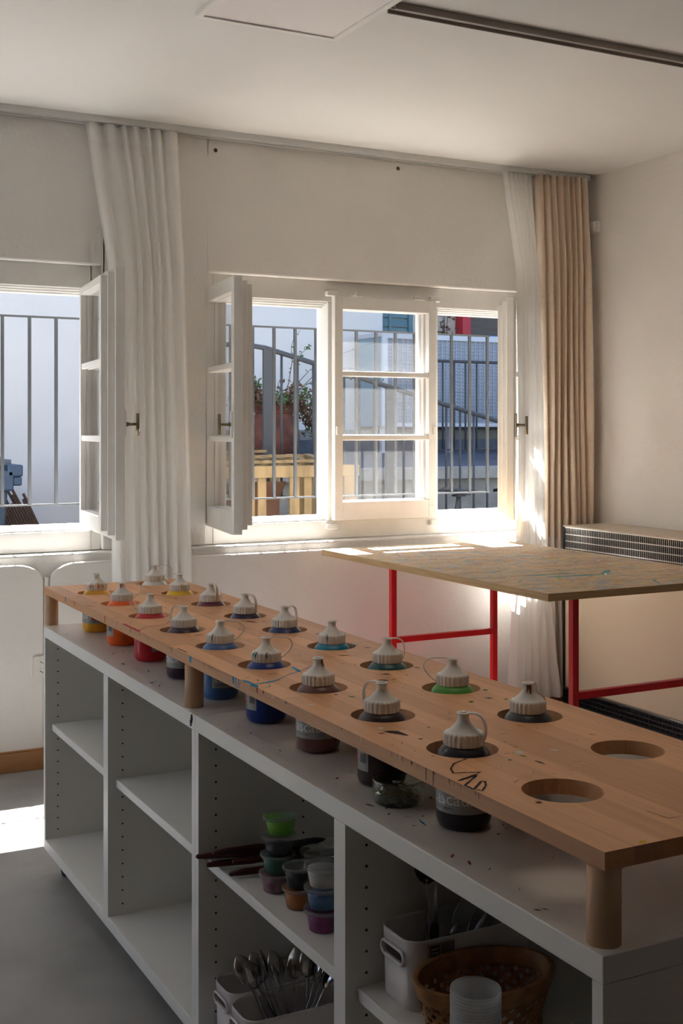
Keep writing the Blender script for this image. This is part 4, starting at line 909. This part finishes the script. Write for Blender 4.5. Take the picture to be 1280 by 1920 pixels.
me.build('mesh_panel', [mat('mesh_wire', (.33, .36, .41), .6), mat('mesh_back', (.24, .27, .32), .7)], t)
for x in (.02, .14, .75, 1.6): MB().box(x, x + .035, .05, .09, 0, .24).build('leg', mat('cabin_white', (.7, .72, .75)), t)
# raised terrace: low wall, ledge, slope, back step
t = struct('terrace', MB().box(3.0, 16, 8.14, 10.0, 0, .98).add([(3.0, 8.10, 1.045), (16, 8.10, 1.045), (16, 9.62, 1.15), (3.0, 9.62, 1.15), (3.0, 8.10, .98), (16, 8.10, .98), (16, 9.62, .98), (3.0, 9.62, .98)], [(0, 1, 2, 3), (4, 7, 6, 5), (0, 4, 5, 1), (1, 5, 6, 2), (2, 6, 7, 3), (3, 7, 4, 0)], 1).box(3.0, 16, 8.06, 8.40, .975, 1.062, 2).box(3.0, 16, 9.62, 10.0, .98, 1.27, 1).box(3.0, 16, 9.70, 10.0, 1.27, 1.36, 0), [M_CONC, M_SLATE, M_CONCL])
# railings
t = thing('stair_railing', 'dark steel stair railing sloping down behind the flower pot', 'railing', (0, 7.3, 0))
P = [(2.3, 0, 1.925), (3.142, 0, 1.917), (3.245, 0, 1.905), (5.6, 0, 1.300)]
MB().tube(P, .017, 10).build('handrail', M_RAILING, t)
MB().tube([(2.3, 0, .96), (3.245, 0, .95), (5.6, 0, .345)], .010, 8).build('bottom_rail', M_RAILING, t)
for x, wd in ((3.262, .032), (4.20, .036)): zt = 1.905 - max(0, x - 3.245) * .2569; MB().box(x - wd, x + wd, -.012, .012, 0, zt).build('post', M_RAILING, t)
for i in range(24):
    x = 2.42 + i * .118
    if abs(x - 3.262) < .06 or abs(x - 4.20) < .06: continue
    zt = 1.912 - max(0, x - 3.245) * .2569; MB().cyl((x, 0, zt - .955), (x, 0, zt), .0085, n=8).build('baluster', M_RAILING, t)
t = thing('terrace_railing', 'thin level steel railing standing on the terrace before the cabin', 'railing', (0, 8.9, 1.10))
MB().cyl((5.5, 0, .862), (8.4, 0, .862), .014, n=10).build('top_rail', M_RAILING, t); MB().cyl((5.5, 0, .085), (8.4, 0, .085), .009, n=8).build('bottom_rail', M_RAILING, t)
for i in range(24): x = 5.53 + i * .118; MB().cyl((x, 0, 0 if i % 8 == 0 else .085), (x, 0, .862), .0085, n=8).build('baluster', M_RAILING, t)
# window grilles
def grille(lab, xs, x0, x1):
    t = thing('window_grille', lab, 'grille', (0, 5.33, 0))
    MB().box(x0, x1, -.008, .008, 1.858, 1.866).build('top_rail', M_GRILLE, t); MB().box(x0, x1, -.008, .008, 1.028, 1.036).build('bottom_rail', M_GRILLE, t)
    for x in xs: MB().box(x - .0065, x + .0065, -.0065, .0065, 1.036, 1.858).build('bar', M_GRILLE, t)
    for z in ((1.70, 1.16) if x1 < 2 else ()):
        for x in (x0, x1): MB().box(x - .012, x + .012, -.03, .008, z - .012, z + .012).build('fixing', M_GRILLE, t)
grille('steel bar grille outside the left window', [1.472 - .1175 * i for i in range(16)], -.29, 1.478)
grille('steel bar grille outside the right window', [1.963 + .1133 * i for i in range(16)], 1.957, 3.675)
# pale wooden crate below the right window
CX0, CX1, CY0, CY1, CZ = 2.30, 3.545, 6.6, 7.15, 1.15
t = thing('wooden_crate', 'pale slatted wooden crate standing in the yard below the flower pot', 'crate', (CX0, CY0, 0))
W_, D_ = CX1 - CX0, CY1 - CY0
MB().box(0, W_, -.02, .0, CZ - .075, CZ - .004).build('front_beam', M_CRATE, t, bevel=.003); MB().box(0, W_, D_, D_ + .02, CZ - .03, CZ + .05).build('rear_beam', M_CRATE, t, bevel=.003)
MB().box(W_, W_ + .02, -.02, D_ + .02, CZ - .075, CZ - .004).build('side_beam', M_CRATE, t, bevel=.003)
MB().box(W_ - .085, W_ + .004, -.018, .06, 0, CZ - .005).build('corner_post', M_CRATE, t, bevel=.003); MB().box(0, .08, -.018, .06, 0, CZ - .005).build('corner_post', M_CRATE, t, bevel=.003)
MB().box(W_ - .085, W_, D_ - .06, D_, 0, CZ + .02).build('corner_post', M_CRATE, t, bevel=.003); MB().box(0, .08, D_ - .06, D_, 0, CZ + .02).build('corner_post', M_CRATE, t, bevel=.003)
for x, wd in ((.17, .05), (.44, .012), (.54, .055), (.615, .055), (.83, .065), (.92, .05), (1.06, .065)): MB().box(x - wd / 2, x + wd / 2, .0, .016, .06, CZ - .07).build('front_slat', M_CRATE, t, bevel=.002)
for i in range(6): x = .14 + i * .2; MB().box(x - .03, x + .03, D_ - .016, D_, .06, CZ).build('rear_slat', M_CRATE, t, bevel=.002)
for k, yy in enumerate((.03, .25, .46)): MB().bar((-.05, yy, CZ + .008 + yy * .10), (W_ - .10 - .14 * k, yy + .06, CZ + .02 + yy * .12), .045, .016).build('top_lath', M_CRATE, t)
for i in range(9): x = .08 + i * .13; MB().bar((x, .02, CZ - .006), (x + .06, D_ + .01, CZ + .05), .04, .010).build('lid_slat', M_CRATE, t)
MB().box(.02, W_ - .02, .0, D_, .05, .07).build('base_panel', M_CRATE, t)
tag(MB().box(-.16, .14, -.10, .12, 0, .55).add([(-.16, -.10, .55), (.14, -.10, .55), (.14, -.2, .66), (-.16, -.2, .66), (-.16, -.102, .552), (.14, -.102, .552), (.14, -.202, .662), (-.16, -.202, .662)], [(0, 1, 2, 3), (7, 6, 5, 4), (0, 4, 5, 1), (2, 6, 7, 3), (1, 5, 6, 2), (3, 7, 4, 0)]).build('cardboard_box', mat('cardboard', (.13, .065, .04), .8), loc=(2.98, 6.90, .3855), bevel=.002), 'brown cardboard box inside the slatted crate', 'box')
# flower pot
t = thing('flower_pot', 'big round terracotta pot overgrown with half-dry plants on the terrace', 'flower pot', (4.145, 9.15, 1.118)); t.scale = (1.13, 1.13, 1.05)
MB().lathe([(.10, 0), (.135, .005), (.172, .05), (.192, .12), (.194, .19), (.182, .26), (.155, .32), (.138, .36), (.146, .385), (.162, .41), (.164, .43), (.150, .43), (.140, .40), (.14, .36), (.001, .36)], n=44, capt=False).build('pot', M_TERRA, t)
MB().lathe([(.001, .392), (.10, .39), (.143, .375)], n=30, capb=False, capt=False).build('soil', mat('soil', (.05, .035, .025), .95), t)
gm, dm, sm_ = MB(), MB(), MB()
for i in range(46):
    a = rnd.uniform(0, 6.28); l = rnd.uniform(.12, .36); out = rnd.uniform(.2, 1.1); dry = rnd.random() < .68
    p0 = Vector((.10 * math.cos(a), .10 * math.sin(a), .40)); pts = [p0]
    for k in range(1, 6): f = k / 5; pts.append(p0 + Vector((math.cos(a) * l * out * f, math.sin(a) * l * out * f, l * (f * 1.1 - f * f * out * .95)) ))
    sm_.tube(pts, [.004, .003, .003, .002, .002, .001], 4)
    for k in range(34): f = rnd.random() * 5; q = int(min(4, f)); p = pts[q].lerp(pts[q + 1], f - q); leaf(dm if dry else gm, p + Vector((rnd.gauss(0, .018), rnd.gauss(0, .018), rnd.gauss(0, .018))), rnd.uniform(.014, .030), 0, rnd)
for k in range(8):       # drooping right-hand bush
    a = rnd.uniform(-.5, .5); l = rnd.uniform(.26, .42); pts = [Vector((.1, 0, .41))]
    for q in range(1, 7): f = q / 6; pts.append(Vector((.1 + l * f * math.cos(a), l * f * math.sin(a), .41 + .22 * f - .42 * f * f + rnd.gauss(0, .01))))
    sm_.tube(pts, .002, 4)
    for j in range(80): f = rnd.random() ** .7 * 6; q = int(min(5, f)); p = pts[q].lerp(pts[q + 1], f - q); leaf(dm if rnd.random() < .75 else gm, p + Vector((rnd.gauss(0, .03), rnd.gauss(0, .03), rnd.gauss(0, .035))), rnd.uniform(.013, .027), 0, rnd)
for tip in ((.20, -.05, 1.02), (.33, 0, .92), (.46, .0, .72), (.70, -.1, .72), (.85, -.1, .95), (.95, 0, .62), (1.1, -.05, .70)):
    p0 = Vector((.08, 0, .42)); T = Vector(tip); pts = [p0.lerp(T, f) + Vector((rnd.gauss(0, .015), 0, .12 * math.sin(3.1 * f))) for f in (0, .2, .4, .6, .8, 1)]
    sm_.tube(pts, [.004, .003, .003, .002, .002, .0015], 4)
    for j in range(16): f = rnd.uniform(.3, 1) * 5; q = int(min(4, f)); leaf(gm, pts[q].lerp(pts[q + 1], f - q), rnd.uniform(.010, .022), 0, rnd)
sm_.build('stems', mat('brown_stem', (.09, .05, .03), .8), t); gm.build('green_leaves', M_LEAF, t); dm.build('dry_leaves', M_LEAFD, t)
# bicycle
t = thing('bicycle', 'bicycle outside the right window, only its saddle and seat post showing', 'bicycle', (4.15, 6.35, 0))
MB().add([], []).tube([(-.15, 0, .985), (-.10, 0, .992), (-.03, 0, .982), (.04, 0, .978), (.10, 0, .982), (.13, 0, .976)], [.012, .05, .055, .035, .022, .008], 16, flat=.28).build('saddle', M_BLACK, t)
MB().cyl((-.03, -.022, .962), (.07, -.022, .955), .0035).cyl((-.03, .022, .962), (.07, .022, .955), .0035).box(-.035, .035, -.028, .028, .945, .956).build('saddle_rails', M_DARKM, t)
MB().cyl((.0, 0, .955), (-.028, 0, .80), .0145).build('seat_post', M_GRILLE, t)
fm = MB().cyl((-.025, 0, .82), (-.03, 0, .76), .020)
MB().tube([(-.028, 0, .80), (.02, 0, .28)], .016, 12).tube([(-.028, 0, .78), (.50, 0, .80)], .014, 12).tube([(.02, 0, .28), (.52, 0, .72)], .017, 12).tube([(.02, .03, .28), (-.42, .03, .34)], .009, 8).tube([(.02, -.03, .28), (-.42, -.03, .34)], .009, 8).tube([(-.028, .03, .76), (-.42, .03, .34)], .008, 8).tube([(-.028, -.03, .76), (-.42, -.03, .34)], .008, 8).tube([(.50, 0, .84), (.54, 0, .68)], .018, 12).tube([(.54, .04, .68), (.62, .05, .34)], .011, 8).tube([(.54, -.04, .68), (.62, -.05, .34)], .011, 8).build('frame', mat('bike_paint', (.10, .10, .12), .4), t)
fm.box(-.005, .055, -.012, .012, .82, .832).box(.03, .075, -.016, .016, .828, .85).build('seat_clamp', M_BLACK, t)
for xw in (-.42, .62):
    wm = MB(); ring = [(xw + .32 * math.cos(R_(a)), 0, .34 + .32 * math.sin(R_(a))) for a in range(0, 361, 12)]; wm.tube(ring, .019, 8)
    for a in range(0, 360, 20): wm.cyl((xw + .02 * math.cos(R_(a + 40)), .02 if a % 40 else -.02, .34 + .02 * math.sin(R_(a + 40))), (xw + .305 * math.cos(R_(a)), 0, .34 + .305 * math.sin(R_(a))), .0015, n=4)
    wm.cyl((xw, -.035, .34), (xw, .035, .34), .016); wm.build('wheel', M_RUBBER, t)
MB().tube([(.46, -.28, .96), (.50, -.12, .99), (.49, 0, .97), (.50, .12, .99), (.46, .28, .96)], .011, 10).cyl((.49, 0, .97), (.50, 0, .83), .013).build('handlebar', M_DARKM, t)
MB().cyl((.02, -.06, .28), (.02, .06, .28), .018).lathe([(.09, -.002), (.09, .002)], (.02, 0, 0), 24).build('crank', M_DARKM, t) if False else MB().cyl((.02, -.06, .28), (.02, .06, .28), .018).cyl((.02, .055, .28), (.02, .061, .28), .09, n=28).bar((.02, .066, .28), (.15, .066, .20), .012, .02).bar((.02, -.066, .28), (-.11, -.066, .36), .012, .02).build('crank', M_DARKM, t)
# waste bin and bundle of slats at the left
t = thing('waste_bin', 'grey-blue wheeled waste bin in the yard at the left edge', 'waste bin', (1.545, 9.0, 0))
MB().add([(-.26, -.30, .06), (.26, -.30, .06), (.26, .30, .06), (-.26, .30, .06), (-.33, -.36, .93), (.31, -.36, .93), (.31, .36, .93), (-.33, .36, .93)], [(0, 3, 2, 1), (4, 5, 6, 7), (0, 1, 5, 4), (1, 2, 6, 5), (2, 3, 7, 6), (3, 0, 4, 7)]).build('bin_body', M_BIN, t, bevel=.015)
MB().box(-.36, .345, -.39, .39, .93, 1.075).box(.30, .41, -.39, .39, 1.03, 1.115).box(.345, .405, -.38, .38, .965, 1.03).build('rim', mat('bin_rim', (.025, .055, .10), .45), t, bevel=.012)
MB().lathe([(.40, 0), (.41, .02), (.385, .05), (.33, .085), (.25, .115), (.15, .13), (.001, .133)], (-.03, 0, 1.115), 36, sx=.93, sy=.95).box(.22, .345, -.30, .30, 1.11, 1.15).build('lid', mat('bin_lid', (.05, .08, .11), .45), t)
for yy in (-.33, .33): MB().cyl((.2, yy - .02, .09), (.2, yy + .02, .09), .09, n=24).build('wheel', M_RUBBER, t)
s0 = None
for i in range(26):
    lab = 'thin brown wooden slat leaning in the bundle beside the waste bin' if i < 23 else ['longest brown slat rising above the bundle, leaning left', 'second long brown slat rising beside the longest one', 'outermost brown slat at the right of the bundle'][i - 23]
    L_ = .90 + .05 * math.sin(i * 1.7) if i < 23 else (1.13, 1.09, .92)[i - 23]
    if s0 is None: o = s0 = MB().box(-.008, .008, -.016, .016, 0, 1).build('wood_batten', M_SLAT)
    else: o = s0.copy(); COL.objects.link(o)
    o.scale = (1, 1, L_)
    ang = R_(-24 - 3 * (i // 13)); xb = 2.27 + (i % 13) * .022 if i < 23 else (2.50, 2.54, 2.585)[i - 23]; yb = 9.40 + (i // 13) * .05 if i < 23 else 9.49
    o.location = (xb, yb, .0); o.rotation_euler = (R_(-4), ang, 0)
    tag(o, lab, 'batten', 'brown slats leaning beside the waste bin')
